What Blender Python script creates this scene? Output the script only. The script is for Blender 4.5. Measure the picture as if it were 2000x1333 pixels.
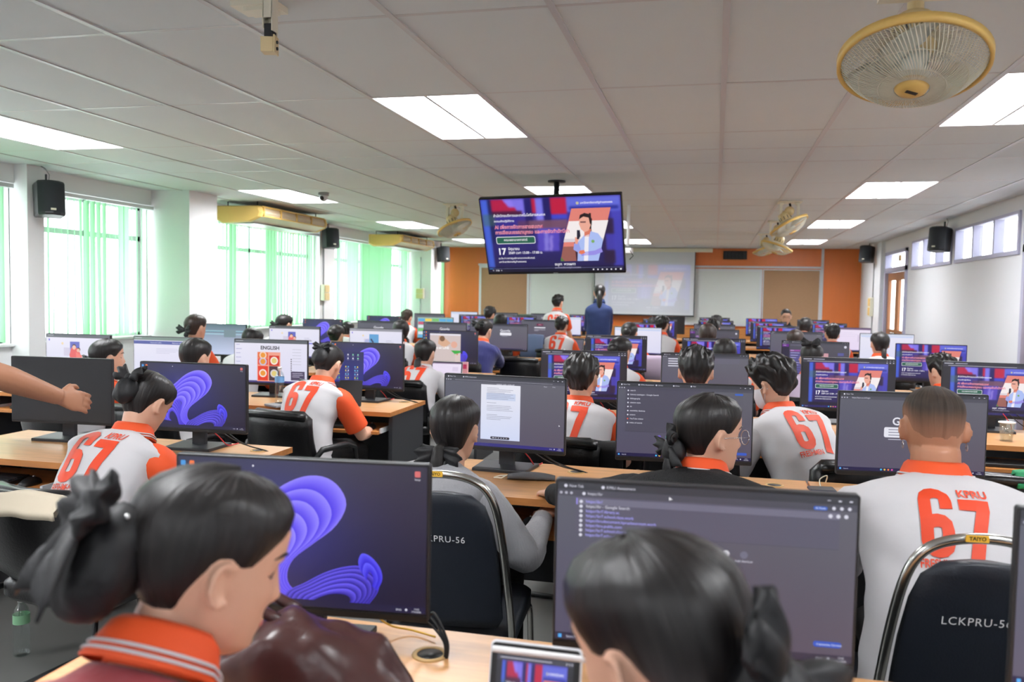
import bpy, bmesh, math, random
import numpy as np
from mathutils import Vector, Matrix, Euler
from mathutils.bvhtree import BVHTree

for o in list(bpy.data.objects):
    bpy.data.objects.remove(o, do_unlink=True)
scene = bpy.context.scene
COL = scene.collection
random.seed(7)
rng = np.random.default_rng(7)

# ------------------------------------------------------------------ camera
CAM_H = 1.49
FPX, YAW, PITCH, ROLL = 1645.4, 0.23556, 0.054406, 0.018392
_f = Vector((-math.sin(YAW)*math.cos(PITCH), math.cos(YAW)*math.cos(PITCH), -math.sin(PITCH)))
_r = Vector((math.cos(YAW), math.sin(YAW), 0)); _u = _r.cross(_f)
CR = _r*math.cos(ROLL)+_u*math.sin(ROLL); CU = _u*math.cos(ROLL)-_r*math.sin(ROLL); CF = _f
cam_data = bpy.data.cameras.new('camera')
cam_data.sensor_width = 36.0
cam_data.lens = FPX/2000*36.0
cam_data.clip_start = 0.05
cam_data.dof.use_dof = True
cam_data.dof.focus_distance = 3.3
cam_data.dof.aperture_fstop = 4.0
camera = bpy.data.objects.new('camera', cam_data); COL.objects.link(camera)
camera.matrix_world = Matrix(((CR.x, CU.x, -CF.x, 0), (CR.y, CU.y, -CF.y, 0), (CR.z, CU.z, -CF.z, CAM_H), (0, 0, 0, 1)))
scene.camera = camera

# ------------------------------------------------------------------ world / exposure
world = bpy.data.worlds.new('world'); scene.world = world
world.use_nodes = True
_bg = world.node_tree.nodes['Background']
_bg.inputs[0].default_value = (0.93, 0.97, 1.0, 1); _bg.inputs[1].default_value = 3.6
scene.view_settings.view_transform = 'Standard'
scene.view_settings.look = 'None'
scene.view_settings.gamma = 1.0
scene.view_settings.exposure = 0.62
scene.view_settings.use_curve_mapping = False
LAMP = 21.0          # radiance of the fluorescent ceiling panels
scene.cycles.max_bounces = 6
scene.cycles.diffuse_bounces = 4
scene.cycles.glossy_bounces = 3
scene.cycles.transparent_max_bounces = 8
scene.cycles.use_light_tree = False
scene.cycles.use_adaptive_sampling = True
scene.cycles.adaptive_threshold = 0.03
scene.cycles.sample_clamp_indirect = 6.0

def ray(px, py):
    return CF + CR*((px-1000)/FPX) - CU*((py-666.5)/FPX)
def at_y(px, py, Y):
    d = ray(px, py); d = d*(Y/d.y); return Vector((d.x, d.y, d.z+CAM_H))
def at_z(px, py, Z):
    d = ray(px, py); d = d*((Z-CAM_H)/d.z); return Vector((d.x, d.y, Z))

# ------------------------------------------------------------------ helpers
def lin(c):
    return tuple((x/12.92 if x <= .04045 else ((x+.055)/1.055)**2.4) for x in (v/255 for v in c[:3]))

def empty(name, loc=(0, 0, 0), rz=0.0):
    o = bpy.data.objects.new(name, None); COL.objects.link(o)
    o.location = loc; o.rotation_euler = (0, 0, rz); o.empty_display_size = .1
    return o
def tag(o, label=None, cat=None, group=None, kind=None):
    if label: o['label'] = label
    if cat: o['category'] = cat
    if group: o['group'] = group
    if kind: o['kind'] = kind
    return o
def link_mesh(name, me, parent=None, mat=None):
    o = bpy.data.objects.new(name, me); COL.objects.link(o)
    if parent is not None: o.parent = parent
    if mat is not None and len(me.materials) == 0: me.materials.append(mat)
    return o

class MB:
    """collects shapes; build() links them as one mesh object"""
    def __init__(s): s.v = []; s.f = []; s.m = []; s.sm = []; s.uv = None
    def _add(s, verts, faces, mi=0, smooth=False):
        n = len(s.v); s.v.extend([tuple(p) for p in verts])
        for f in faces:
            s.f.append(tuple(i+n for i in f)); s.m.append(mi); s.sm.append(smooth)
        return s
    def box(s, c, d, rot=None, mi=0):
        hx, hy, hz = d[0]/2, d[1]/2, d[2]/2
        P = [Vector((x, y, z)) for x in (-hx, hx) for y in (-hy, hy) for z in (-hz, hz)]
        if rot is not None: P = [rot @ p for p in P]
        P = [p+Vector(c) for p in P]
        return s._add(P, [(0, 1, 3, 2), (4, 6, 7, 5), (0, 4, 5, 1), (2, 3, 7, 6), (0, 2, 6, 4), (1, 5, 7, 3)], mi)
    def span(s, a, b, mi=0):
        a = Vector(a); b = Vector(b)
        return s.box((a+b)/2, [abs(x) for x in (b-a)], None, mi)
    def rbox(s, c, d, r, rot=None, axis='y', n=5, mi=0, smooth=False):
        """rounded-corner slab: the two dims across `axis` are rounded with radius r"""
        ax = 'xyz'.index(axis); o = [i for i in range(3) if i != ax]
        a, b, t = d[o[0]]/2, d[o[1]]/2, d[ax]/2
        r = min(r, a*.999, b*.999); ring = []
        for cx, cy, a0 in ((a-r, b-r, 0), (-a+r, b-r, 90), (-a+r, -b+r, 180), (a-r, -b+r, 270)):
            for k in range(n+1):
                t_ = math.radians(a0+90*k/n); ring.append((cx+r*math.cos(t_), cy+r*math.sin(t_)))
        V = []
        e = min(r*.25, t*.5)
        for off, ins in ((-t, e), (-t+e, 0), (t-e, 0), (t, e)):
            for (x, y) in ring:
                p = [0, 0, 0]
                p[o[0]] = x*(1-ins/a); p[o[1]] = y*(1-ins/b); p[ax] = off
                V.append(Vector(p))
        if rot is not None: V = [rot @ p for p in V]
        V = [p+Vector(c) for p in V]; N = len(ring); F = []
        flip = (ax == 1)
        for L in range(3):
            for k in range(N):
                q = (L*N+k, L*N+(k+1) % N, (L+1)*N+(k+1) % N, (L+1)*N+k)
                F.append(q[::-1] if flip else q)
        c0 = tuple(range(N)); c1 = tuple(range(3*N, 4*N))
        F.append(c0 if flip else c0[::-1]); F.append(c1[::-1] if flip else c1)
        return s._add(V, F, mi, smooth)
    def rings(s, R, cap=True, mi=0, smooth=True, closed=False):
        """R: list of rings (each list of points, same length)"""
        N = len(R[0]); V = [p for r in R for p in r]; F = []
        L = len(R)
        for i in range(L if closed else L-1):
            j = (i+1) % L
            for k in range(N):
                F.append((i*N+k, i*N+(k+1) % N, j*N+(k+1) % N, j*N+k))
        if cap and not closed:
            F.append(tuple(range(N))[::-1]); F.append(tuple(range((L-1)*N, L*N)))
        return s._add(V, F, mi, smooth)
    def tube(s, pts, rad, n=8, mi=0, smooth=True, cap=True, flat=None, up=None):
        pts = [Vector(p) for p in pts]
        if not hasattr(rad, '__len__'): rad = [rad]*len(pts)
        R = []; prev = None
        for i, p in enumerate(pts):
            t = (pts[min(i+1, len(pts)-1)]-pts[max(i-1, 0)])
            t = t.normalized() if t.length > 1e-9 else Vector((0, 0, 1))
            if prev is None:
                a = Vector(up) if up else (Vector((0, 0, 1)) if abs(t.z) < .9 else Vector((0, 1, 0)))
                x = (a-t*a.dot(t)).normalized()
            else:
                x = (prev-t*prev.dot(t)).normalized()
            prev = x; y = t.cross(x)
            f = 1 if flat is None else flat
            R.append([p+(x*math.cos(2*math.pi*k/n)+y*math.sin(2*math.pi*k/n)*f)*rad[i] for k in range(n)])
        return s.rings(R, cap, mi, smooth)
    def ell(s, c, r, rot=None, nu=12, nv=8, mi=0):
        R = []
        for j in range(nv+1):
            th = math.pi*(j/nv); th = min(max(th, .02), math.pi-.02)
            ring = []
            for k in range(nu):
                ph = 2*math.pi*k/nu
                p = Vector((r[0]*math.sin(th)*math.cos(ph), r[1]*math.sin(th)*math.sin(ph), -r[2]*math.cos(th)))
                if rot is not None: p = rot @ p
                ring.append(p+Vector(c))
            R.append(ring)
        return s.rings(R, True, mi, True)
    def cyl(s, c, r, h, axis='z', n=16, mi=0, smooth=True, r2=None):
        a = {'x': Vector((1, 0, 0)), 'y': Vector((0, 1, 0)), 'z': Vector((0, 0, 1))}[axis]
        return s.tube([Vector(c)-a*h/2, Vector(c)+a*h/2], [r, r if r2 is None else r2], n, mi, smooth)
    def mesh(s, name):
        me = bpy.data.meshes.new(name)
        me.from_pydata(s.v, [], s.f)
        if any(s.m): me.polygons.foreach_set('material_index', s.m)
        me.polygons.foreach_set('use_smooth', s.sm)
        me.update(); return me
    def build(s, name, mat=None, parent=None):
        me = s.mesh(name)
        for m in (mat if isinstance(mat, (list, tuple)) else [mat]):
            if m is not None: me.materials.append(m)
        return link_mesh(name, me, parent)

def soften(pts, it=2):
    P = [Vector(p) for p in pts]
    for _ in range(it):
        Q = [P[0]]
        for a, b in zip(P, P[1:]): Q += [a*.75+b*.25, a*.25+b*.75]
        P = Q+[P[-1]]
    return P
def copy_tree(o, parent=None):
    c = o.copy(); COL.objects.link(c)
    c.parent = parent
    for ch in list(o.children): copy_tree(ch, c)
    return c

def Rz(a): return Matrix.Rotation(a, 3, 'Z')
def Rx(a): return Matrix.Rotation(a, 3, 'X')
def Ry(a): return Matrix.Rotation(a, 3, 'Y')

# ------------------------------------------------------------------ materials
def nodes_of(name):
    m = bpy.data.materials.new(name); m.use_nodes = True
    nt = m.node_tree; return m, nt, nt.nodes['Principled BSDF']
def mat(name, rgb, rough=.5, metal=0.0, spec=.5, noise=0.0, nscale=8.0, bump=0.0, bscale=60.0, stretch=None, coat=0.0, sheen=0.0, sss=0.0, trans=0.0):
    m, nt, b = nodes_of(name)
    c = lin(rgb)
    b.inputs['Base Color'].default_value = (*c, 1)
    b.inputs['Roughness'].default_value = rough; b.inputs['Metallic'].default_value = metal
    b.inputs['Specular IOR Level'].default_value = spec
    b.inputs['Coat Weight'].default_value = coat
    b.inputs['Sheen Weight'].default_value = sheen
    if sss:
        b.inputs['Subsurface Weight'].default_value = sss
        b.inputs['Subsurface Radius'].default_value = (.012, .005, .003)
        b.inputs['Subsurface Scale'].default_value = 1.0
    if trans: b.inputs['Transmission Weight'].default_value = trans
    if noise or bump:
        tc = nt.nodes.new('ShaderNodeTexCoord'); mp = nt.nodes.new('ShaderNodeMapping')
        nt.links.new(tc.outputs['Object'], mp.inputs[0])
        if stretch: mp.inputs['Scale'].default_value = stretch
    if noise:
        n = nt.nodes.new('ShaderNodeTexNoise'); n.inputs['Scale'].default_value = nscale; n.inputs['Detail'].default_value = 4
        nt.links.new(mp.outputs[0], n.inputs['Vector'])
        mx = nt.nodes.new('ShaderNodeMix'); mx.data_type = 'RGBA'
        mx.inputs[6].default_value = (*[max(0, v*(1-noise)) for v in c], 1); mx.inputs[7].default_value = (*[min(1, v*(1+noise)) for v in c], 1)
        nt.links.new(n.outputs[0], mx.inputs[0]); nt.links.new(mx.outputs[2], b.inputs['Base Color'])
    if bump:
        n2 = nt.nodes.new('ShaderNodeTexNoise'); n2.inputs['Scale'].default_value = bscale; n2.inputs['Detail'].default_value = 3
        nt.links.new(mp.outputs[0], n2.inputs['Vector'])
        bp = nt.nodes.new('ShaderNodeBump'); bp.inputs['Strength'].default_value = bump; bp.inputs['Distance'].default_value = .01
        nt.links.new(n2.outputs[0], bp.inputs['Height']); nt.links.new(bp.outputs[0], b.inputs['Normal'])
    return m
def emit_mat(name, rgb, strength, sample=True):
    m = bpy.data.materials.new(name); m.use_nodes = True; nt = m.node_tree; nt.nodes.clear()
    e = nt.nodes.new('ShaderNodeEmission'); o = nt.nodes.new('ShaderNodeOutputMaterial')
    e.inputs[0].default_value = (*rgb, 1); e.inputs[1].default_value = strength
    nt.links.new(e.outputs[0], o.inputs[0])
    if not sample: m.cycles.emission_sampling = 'NONE'
    return m

M = {}
M['wall'] = mat('wall_paint', (236, 236, 238), .6, bump=.02, bscale=40)
M['wall_pale'] = mat('wall_paint_pale_blue', (222, 224, 230), .55, bump=.02, bscale=40)
M['tile'] = mat('ceiling_board', (214, 221, 222), .8, noise=.02, nscale=3)
M['tee'] = mat('painted_tee_bar', (196, 196, 196), .35, spec=.6)
M['floor'] = mat('grey_vinyl', (112, 112, 110), .42, noise=.10, nscale=5)
M['orange_wall'] = mat('orange_panel', (214, 116, 52), .35, noise=.06, nscale=2, stretch=(6, 1, .4))
M['brown_board'] = mat('brown_felt_board', (164, 128, 96), .8, noise=.05, nscale=30)
M['alu'] = mat('white_aluminium', (214, 216, 220), .35, spec=.6)
M['lilac'] = mat('lilac_grey_frame', (176, 176, 200), .45)
M['whiteboard'] = mat('white_enamel', (216, 221, 218), .18, noise=.02, nscale=4)
M['cream'] = mat('aged_cream_plastic', (222, 200, 150), .45, noise=.06, nscale=6)
M['cream_pale'] = mat('pale_cream_plastic', (232, 226, 206), .45, noise=.04, nscale=6)
M['yellow_pl'] = mat('yellowed_plastic', (226, 188, 106), .4, noise=.06, nscale=6)
M['clear_white'] = mat('milky_blade_plastic', (226, 230, 220), .3)
M['black_pl'] = mat('black_plastic', (19, 20, 22), .45)
M['dark_pl'] = mat('charcoal_plastic', (36, 37, 41), .45)
M['grille'] = mat('black_speaker_cloth', (34, 37, 42), .8, bump=.3, bscale=400)
M['grey_pl'] = mat('grey_plastic', (150, 152, 156), .4)
M['chrome'] = mat('chrome_tube', (205, 205, 200), .22, metal=1.0)
M['leather'] = mat('black_leatherette', (15, 15, 17), .34, bump=.12, bscale=120)
M['vinyl_navy'] = mat('dark_navy_vinyl', (24, 30, 40), .5, bump=.1, bscale=200)
M['desk_side'] = mat('charcoal_laminate', (50, 52, 56), .5, noise=.04)
M['white'] = mat('plain_white', (238, 238, 238), .5)
M['paper'] = mat('paper', (236, 236, 240), .8)
M['red_wire'] = mat('red_cable', (200, 40, 50), .5)
M['tan'] = mat('tan_plastic', (196, 160, 104), .5)
M['wood_frame'] = mat('brown_door_wood', (160, 106, 66), .4, noise=.15, nscale=4, stretch=(6, 6, .5))

def wood(name, rgb):
    m, nt, b = nodes_of(name)
    tc = nt.nodes.new('ShaderNodeTexCoord'); mp = nt.nodes.new('ShaderNodeMapping'); mp.inputs['Scale'].default_value = (1.2, 9, 9)
    nt.links.new(tc.outputs['Object'], mp.inputs[0])
    n = nt.nodes.new('ShaderNodeTexNoise'); n.inputs['Scale'].default_value = 4; n.inputs['Detail'].default_value = 6; n.inputs['Distortion'].default_value = .6
    nt.links.new(mp.outputs[0], n.inputs['Vector'])
    r = nt.nodes.new('ShaderNodeValToRGB'); c = lin(rgb)
    r.color_ramp.elements[0].position = .3; r.color_ramp.elements[0].color = (*[v*.84 for v in c], 1)
    r.color_ramp.elements[1].position = .7; r.color_ramp.elements[1].color = (*[min(1, v*1.1) for v in c], 1)
    nt.links.new(n.outputs[0], r.inputs[0]); nt.links.new(r.outputs[0], b.inputs['Base Color'])
    b.inputs['Roughness'].default_value = .34
    return m
M['oak'] = wood('oak_laminate', (204, 152, 100))
M['oak_edge'] = wood('oak_edge_band', (196, 130, 72))

def glass_mat(name, tint=(1, 1, 1), gloss=.08):
    m = bpy.data.materials.new(name); m.use_nodes = True; nt = m.node_tree; nt.nodes.clear()
    o = nt.nodes.new('ShaderNodeOutputMaterial'); t = nt.nodes.new('ShaderNodeBsdfTransparent'); g = nt.nodes.new('ShaderNodeBsdfGlossy')
    t.inputs[0].default_value = (*tint, 1); g.inputs['Roughness'].default_value = .03
    mx = nt.nodes.new('ShaderNodeMixShader'); mx.inputs[0].default_value = gloss
    nt.links.new(t.outputs[0], mx.inputs[1]); nt.links.new(g.outputs[0], mx.inputs[2]); nt.links.new(mx.outputs[0], o.inputs[0])
    return m
M['glass'] = glass_mat('window_glass')
M['clear'] = glass_mat('clear_plastic', (.93, .97, .96), .16)
M['frost'] = None
def translucent_mat(name, rgb, mix=.6, rough=.8):
    m = bpy.data.materials.new(name); m.use_nodes = True; nt = m.node_tree; nt.nodes.clear()
    o = nt.nodes.new('ShaderNodeOutputMaterial'); t = nt.nodes.new('ShaderNodeBsdfTranslucent'); d = nt.nodes.new('ShaderNodeBsdfDiffuse')
    c = lin(rgb); t.inputs[0].default_value = (*c, 1); d.inputs[0].default_value = (*c, 1)
    mx = nt.nodes.new('ShaderNodeMixShader'); mx.inputs[0].default_value = mix
    nt.links.new(d.outputs[0], mx.inputs[1]); nt.links.new(t.outputs[0], mx.inputs[2]); nt.links.new(mx.outputs[0], o.inputs[0])
    return m
M['slat'] = translucent_mat('green_blind_fabric', (166, 222, 178), .55)
M['curtain'] = translucent_mat('white_corridor_curtain', (236, 236, 232), .5)
M['lamp'] = emit_mat('fluorescent_panel', (.97, .98, 1.0), LAMP)
# ================================================================== ROOM
XL, XR, YB, YF, ZC = -5.8, 2.75, 17.6, -3.0, 2.51
def struct(name, mb, m, parent=None):
    o = mb.build(name, m, parent)
    if parent is None: o['kind'] = 'structure'
    return o
fl = MB(); fl.span((XL-.3, YF-.2, -.1), (XR+.3, YB+.2, 0)); FLOOR = struct('floor', fl, M['floor'])
w = MB(); w.span((XL-.3, YF-.2, 0), (XR+.3, YF, ZC+.15)); struct('wall_rear', w, M['wall'])

# ---- left wall with its window openings
SILL, HEAD = .98, 2.35
LW = [(2.2, 5.95), (6.13, 7.72), (8.22, 11.5), (12.05, 15.35), (15.95, 17.45)]
w = MB()
w.span((XL-.2, YF, 0), (XL, YB, SILL)); w.span((XL-.2, YF, HEAD), (XL+.05, YB, ZC+.1))
prev = YF
for a, b in LW:
    w.span((XL-.2, prev, SILL), (XL, a, HEAD)); prev = b
w.span((XL-.2, prev, SILL), (XL, YB, HEAD))
WALL_L = struct('wall_left', w, M['wall'])
for i, (y0, y1, x1) in enumerate([(5.95, 6.13, -5.62), (7.72, 8.22, -5.3), (11.52, 12.03, -5.72), (15.35, 15.95, -5.3)]):
    t = MB(); t.span((XL-.01, y0, 0), (x1, y1, ZC+.02)); struct('trim_%d' % (i+1), t, M['wall'])
# ---- windows: frame, panes, sill
for i, (a, b) in enumerate(LW):
    f = MB(); x0, x1 = XL-.14, XL-.09
    f.span((x0, a, SILL), (x1, b, SILL+.05)); f.span((x0, a, HEAD-.05), (x1, b, HEAD)); f.span((x0, a, SILL), (x1, a+.05, HEAD)); f.span((x0, b-.05, SILL), (x1, b, HEAD))
    f.span((x0, a, 1.98), (x1, b, 2.03))
    n = max(2, round((b-a)/.8))
    for k in range(1, n):
        y = a+(b-a)*k/n; f.span((x0, y-.02, SILL), (x1, y+.02, HEAD))
    wn = struct('window_%d' % (i+1), f, M['alu'])
    for k in range(n):
        y0 = a+(b-a)*k/n; y1 = a+(b-a)*(k+1)/n
        for z0, z1 in ((SILL+.05, 1.98), (2.03, HEAD-.05)):
            p = MB(); p.span((x0+.02, y0+.03, z0), (x0+.026, y1-.03, z1)); p.build('pane', M['glass'], wn)
    s = MB(); s.span((XL-.09, a+.002, SILL-.001), (XL+.04, b-.002, SILL+.02)); s.build('window_sill', M['wall'], wn)
    L = bpy.data.lights.new('window_portal', 'AREA'); L.shape = 'RECTANGLE'; L.size = b-a; L.size_y = HEAD-SILL
    L.cycles.is_portal = True
    lo = bpy.data.objects.new('window_portal', L); COL.objects.link(lo)
    lo.location = (XL-.16, (a+b)/2, (SILL+HEAD)/2); lo.rotation_euler = (math.pi/2, 0, -math.pi/2)

# ---- vertical blinds
def blind(i, y0, y1, label, seed):
    r = random.Random(seed)
    root = empty('vertical_blind', (XL+.075, (y0+y1)/2, HEAD-.01))
    tag(root, label, 'blind', 'green vertical blinds along the window wall')
    h = MB(); h.span((-.02, (y0-y1)/2, -.035), (.02, (y1-y0)/2, 0)); h.build('headrail', M['alu'], root)
    y = y0+.06; top, bot = -.04, -(HEAD-SILL)+.05
    ang = -.6; tw = 0
    while y < y1-.04:
        if r.random() < .30: ang = -r.choice([.45, .6, .7, .8, .95, .1, 1.2])
        a = ang+r.uniform(-.12, .12); sw = r.uniform(-.02, .02) if r.random() < .25 else 0
        wd = .0445; mb = MB(); R = []
        for k in range(4):
            z = top+(bot-top)*k/3; aa = a+sw*8*(k/3)
            R.append([(wd*u*math.sin(aa)*1.0, wd*u*math.cos(aa)+sw*(k/3)**2*1.5, z) for u in (-1, -.5, 0, .5, 1)])
        V = [p for q in R for p in q]; F = []
        for k in range(3):
            for u in range(4): F.append((k*5+u, k*5+u+1, k*5+u+6, k*5+u+5))
        # slight curl across the slat
        V = [(p[0]+.004*(1-((j % 5)-2)**2/4), p[1], p[2]) for j, p in enumerate(V)]
        mb._add(V, F, 0, True)
        o = mb.build('slat', M['slat'], root); o.location = (0, y-(y0+y1)/2, 0)
        y += .078
blind(0, 4.4, 5.9, 'green vertical blind at the left edge before the small speaker pillar', 3)
blind(1, 6.15, 7.7, 'bright green and white vertical blind left of the wide white pillar', 5)
blind(2, 8.24, 11.48, 'green vertical blind under the nearer wall air conditioner', 11)
blind(3, 12.07, 15.33, 'pale vertical blind under the farther wall air conditioner', 21)
blind(4, 15.97, 17.43, 'narrow vertical blind next to the orange front wall', 9)

# ---- front wall (far end): orange panels, frames, boards
w = MB(); w.span((XL-.3, YB, 0), (XR+.3, YB+.2, ZC+.1)); WALL_F = struct('wall_front', w, M['orange_wall'])
def xb(px, py): return at_y(px, py, YB).x
def frame(name, x0, x1, z0, z1, wd, m, parent=None, y=YB-.03):
    f = MB(); f.span((x0, y, z0), (x0+wd, YB, z1)); f.span((x1-wd, y, z0), (x1, YB, z1)); f.span((x0, y, z1-wd), (x1, YB, z1))
    return struct(name, f, m, parent)
def seam(x): 
    s = MB(); s.span((x-.025, YB-.012, 0), (x+.025, YB-.001, ZC)); return s
seam(2.03).build('cover_strip', M['alu'], WALL_F)
s = MB(); s.span((-5.0, YB-.012, 2.12), (2.03, YB-.001, 2.16)); s.build('cover_strip', M['alu'], WALL_F)
def board(name, label, cat, x0, x1, z0, z1, m, fm, fw=.03, dep=.03):
    root = empty(name, ((x0+x1)/2, YB-dep/2-.013, (z0+z1)/2)); hw, hh = (x1-x0)/2, (z1-z0)/2
    b = MB(); b.span((-hw+fw, -dep*.3, -hh+fw), (hw-fw, dep*.3, hh-fw)); b.build('panel', m, root)
    f = MB(); f.span((-hw, -dep/2, -hh), (-hw+fw, dep/2, hh)); f.span((hw-fw, -dep/2, -hh), (hw, dep/2, hh)); f.span((-hw+fw, -dep/2, hh-fw), (hw-fw, dep/2, hh)); f.span((-hw+fw, -dep/2, -hh), (hw-fw, dep/2, -hh+fw)); f.build('frame', fm, root)
    return tag(root, label, cat)
board('notice_board', 'brown felt notice board left of the left whiteboard', 'board', -4.97, -3.86, .92, 2.12, M['brown_board'], M['alu'], .05)
board('whiteboard', 'whiteboard left of the pull-down projection screen', 'whiteboard', -3.85, -2.3, .95, 2.12, M['whiteboard'], M['alu'], .03)
board('whiteboard', 'whiteboard right of the pull-down projection screen', 'whiteboard', -.6, .9, .95, 2.10, M['whiteboard'], M['alu'], .05)
board('notice_board', 'brown felt notice board behind the facing man', 'board', .91, 2.0, .92, 2.10, M['brown_board'], M['alu'], .02, .02)
v = empty('wall_vent', (.36, YB-.03, 2.375)); tag(v, 'black slotted vent on the orange front wall', 'vent')
b = MB(); b.box((0, .012, 0), (.46, .03, .17)); b.build('vent_frame', M['black_pl'], v)
for k in range(6):
    b = MB(); b.box((-.18+.072*k, -.01, 0), (.052, .02, .12)); b.build('slat', M['dark_pl'], v)
# green chalk tray / cupboard seen low at the front
b = empty('cupboard', (-3.55, 16.9, 0)); tag(b, 'low dark green cabinet below the left whiteboard', 'cabinet')
q = MB(); q.box((0, 0, .56), (.75, .4, 1.08)); q.build('body', mat('green_grey_steel', (74, 96, 84), .5), b)
q = MB(); q.box((0, -.205, .56), (.7, .015, 1.0)); q.build('door', mat('green_grey_door', (70, 92, 82), .5), b)
# wooden dais skirting along the front wall
b = MB(); b.span((-3.2, YB-.10, 0), (2.2, YB-.035, .9)); o = b.build('wainscot', M['oak_edge']); tag(o, 'oak panel running low along the front wall under the boards', 'panelling')
for x in np.arange(-2.6, 2.2, .6):
    s = MB(); s.span((x-.01, YB-.112, .02), (x+.01, YB-.101, .88)); s.build('batten', M['wood_frame'], o)

# ---- right wall with clerestory windows and doors
WZ0, WZ1 = 2.0, 2.34
OPEN = [(8.8, 10.95, WZ0, WZ1), (11.14, 13.2, WZ0, WZ1), (13.5, 15.12, 0, 2.3), (6.9, 8.62, 0, 2.3)]
w = MB(); T = .07
ys = sorted(set([YF, YB]+[v for o in OPEN for v in o[:2]]))
for y0, y1 in zip(ys, ys[1:]):
    op = [o for o in OPEN if o[0] <= y0+1e-6 and o[1] >= y1-1e-6]
    if not op: w.span((XR, y0, 0), (XR+T, y1, ZC+.1))
    else:
        o = op[0]
        if o[2] > 0: w.span((XR, y0, 0), (XR+T, y1, o[2]))
        w.span((XR, y0, o[3]), (XR+T, y1, ZC+.1))
WALL_R = struct('wall_right', w, M['wall_pale'])
b = MB(); b.span((XR-.06, 15.3, 0), (XR, 17.0, ZC)); struct('trim_5', b, M['wall_pale'])
for i, (a, bb, z0, z1) in enumerate(OPEN[:2]):
    f = MB(); fw = .045; x0, x1 = XR-.02, XR+.075
    f.span((x0, a-.02, z0-.04), (x1, bb+.02, z0)); f.span((x0, a-.02, z1), (x1, bb+.02, z1+.03))
    for k in range(4):
        y = a+(bb-a)*k/3; f.span((x0, y-.025, z0), (x1, y+.025, z1))
    wn = struct('window_%d' % (6+i), f, M['lilac'])
    for k in range(3):
        p = MB(); p.span((XR+.05, a+(bb-a)*k/3+.025, z0), (XR+.056, a+(bb-a)*(k+1)/3-.025, z1)); p.build('pane', M['glass'], wn)
    L = bpy.data.lights.new('window_portal', 'AREA'); L.shape = 'RECTANGLE'; L.size = bb-a; L.size_y = z1-z0; L.cycles.is_portal = True
    lo = bpy.data.objects.new('window_portal', L); COL.objects.link(lo); lo.location = (XR+.2, (a+bb)/2, (z0+z1)/2); lo.rotation_euler = (math.pi/2, 0, math.pi/2)
for i, (a, bb, z0, z1) in enumerate(OPEN[2:]):
    f = MB(); x0, x1 = XR-.03, XR+.075; f.span((x0, a, 0), (x1, a+.07, z1)); f.span((x0, bb-.07, 0), (x1, bb, z1)); f.span((x0, a, z1-.05), (x1, bb, z1)); f.span((x0, a, 1.97), (x1, bb, 2.04))
    dn = struct('door_%d' % (i+1), f, M['lilac'])
    p = MB(); p.span((XR+.05, a+.07, 2.04), (XR+.056, bb-.07, z1-.05)); p.build('transom_pane', M['glass'], dn)
    for k in range(2):
        y0 = a+.075+(bb-a-.15)/2*k; y1 = y0+(bb-a-.15)/2-.006; d = MB()
        d.span((XR+.02, y0, .02), (XR+.06, y0+.11, 1.96)); d.span((XR+.02, y1-.11, .02), (XR+.06, y1, 1.96)); d.span((XR+.02, y0+.11, 1.84), (XR+.06, y1-.11, 1.96)); d.span((XR+.02, y0+.11, .02), (XR+.06, y1-.11, 1.05))
        lf = d.build('door_leaf', M['wood_frame'], dn)
        p = MB(); p.span((XR+.037, y0+.11, 1.05), (XR+.043, y1-.11, 1.84)); p.build('pane', M['glass'], lf)
        h = MB(); h.tube([(XR, y0+.06 if k else y1-.06, 1.0), (XR-.03, y0+.06 if k else y1-.06, 1.0), (XR-.03, y0+.14 if k else y1-.14, 1.0)], .012, 6); h.build('door_handle', M['chrome'], lf)
# corridor wall outside the right side
w = MB(); w.span((XR+2.2, 2, 0), (XR+2.3, YB, 1.9)); w.span((XR+T, 2, -.1), (XR+2.3, YB, 0)); struct('wall_corridor', w, M['wall'])
# door plate sign
b = MB(); b.box((XR-.015, 14.0, 2.17), (.02, .12, .09)); o = b.build('room_plate', M['tan']); tag(o, 'small tan plate in the transom above the brown door', 'plate')

# ---- ceiling: slab, boards, tee bars
c = MB(); c.span((XL-.3, YF-.2, ZC+.10), (XR+.3, YB+.2, ZC+.2)); c.span((XL, YF, ZC+.06), (XR, 1.65, ZC+.09)); CEIL = struct('ceiling', c, M['tile'])
GX = [.008+.6*i for i in range(-9, 5)]
gx = [XL+.0]+[x for x in GX if XL+.05 < x < XR-.05]+[XR]
GY = [g for k in range(-1, 5) for g in (4.17+3.6*k, 5.37+3.6*k, 5.97+3.6*k, 6.57+3.6*k)]
gy = [1.65]+[g for g in GY if 1.7 < g < YB-.05]+[YB]
LIGHTCOL = {-8, -3, 2}
tiles = {}
for j in range(len(gy)-1):
    for i in range(len(gx)-1):
        x0, x1, y0, y1 = gx[i], gx[i+1], gy[j], gy[j+1]
        ci = round((x0-.008)/.6)
        if ci in LIGHTCOL and abs(((y0-4.17)/3.6)-round((y0-4.17)/3.6)) < .01 and abs(y1-y0-1.2) < .02: continue
        key = (round(x1-x0, 3), round(y1-y0, 3))
        if key not in tiles:
            t = MB(); t.box((0, 0, .008), (key[0]-.022, key[1]-.022, .016)); me = t.mesh('ceiling_board'); me.materials.append(M['tile']); tiles[key] = me
        o = link_mesh('ceiling_board', tiles[key], CEIL); o.location = ((x0+x1)/2, (y0+y1)/2, ZC); o.rotation_euler = (random.uniform(-.002, .002), random.uniform(-.002, .002), 0)
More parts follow.
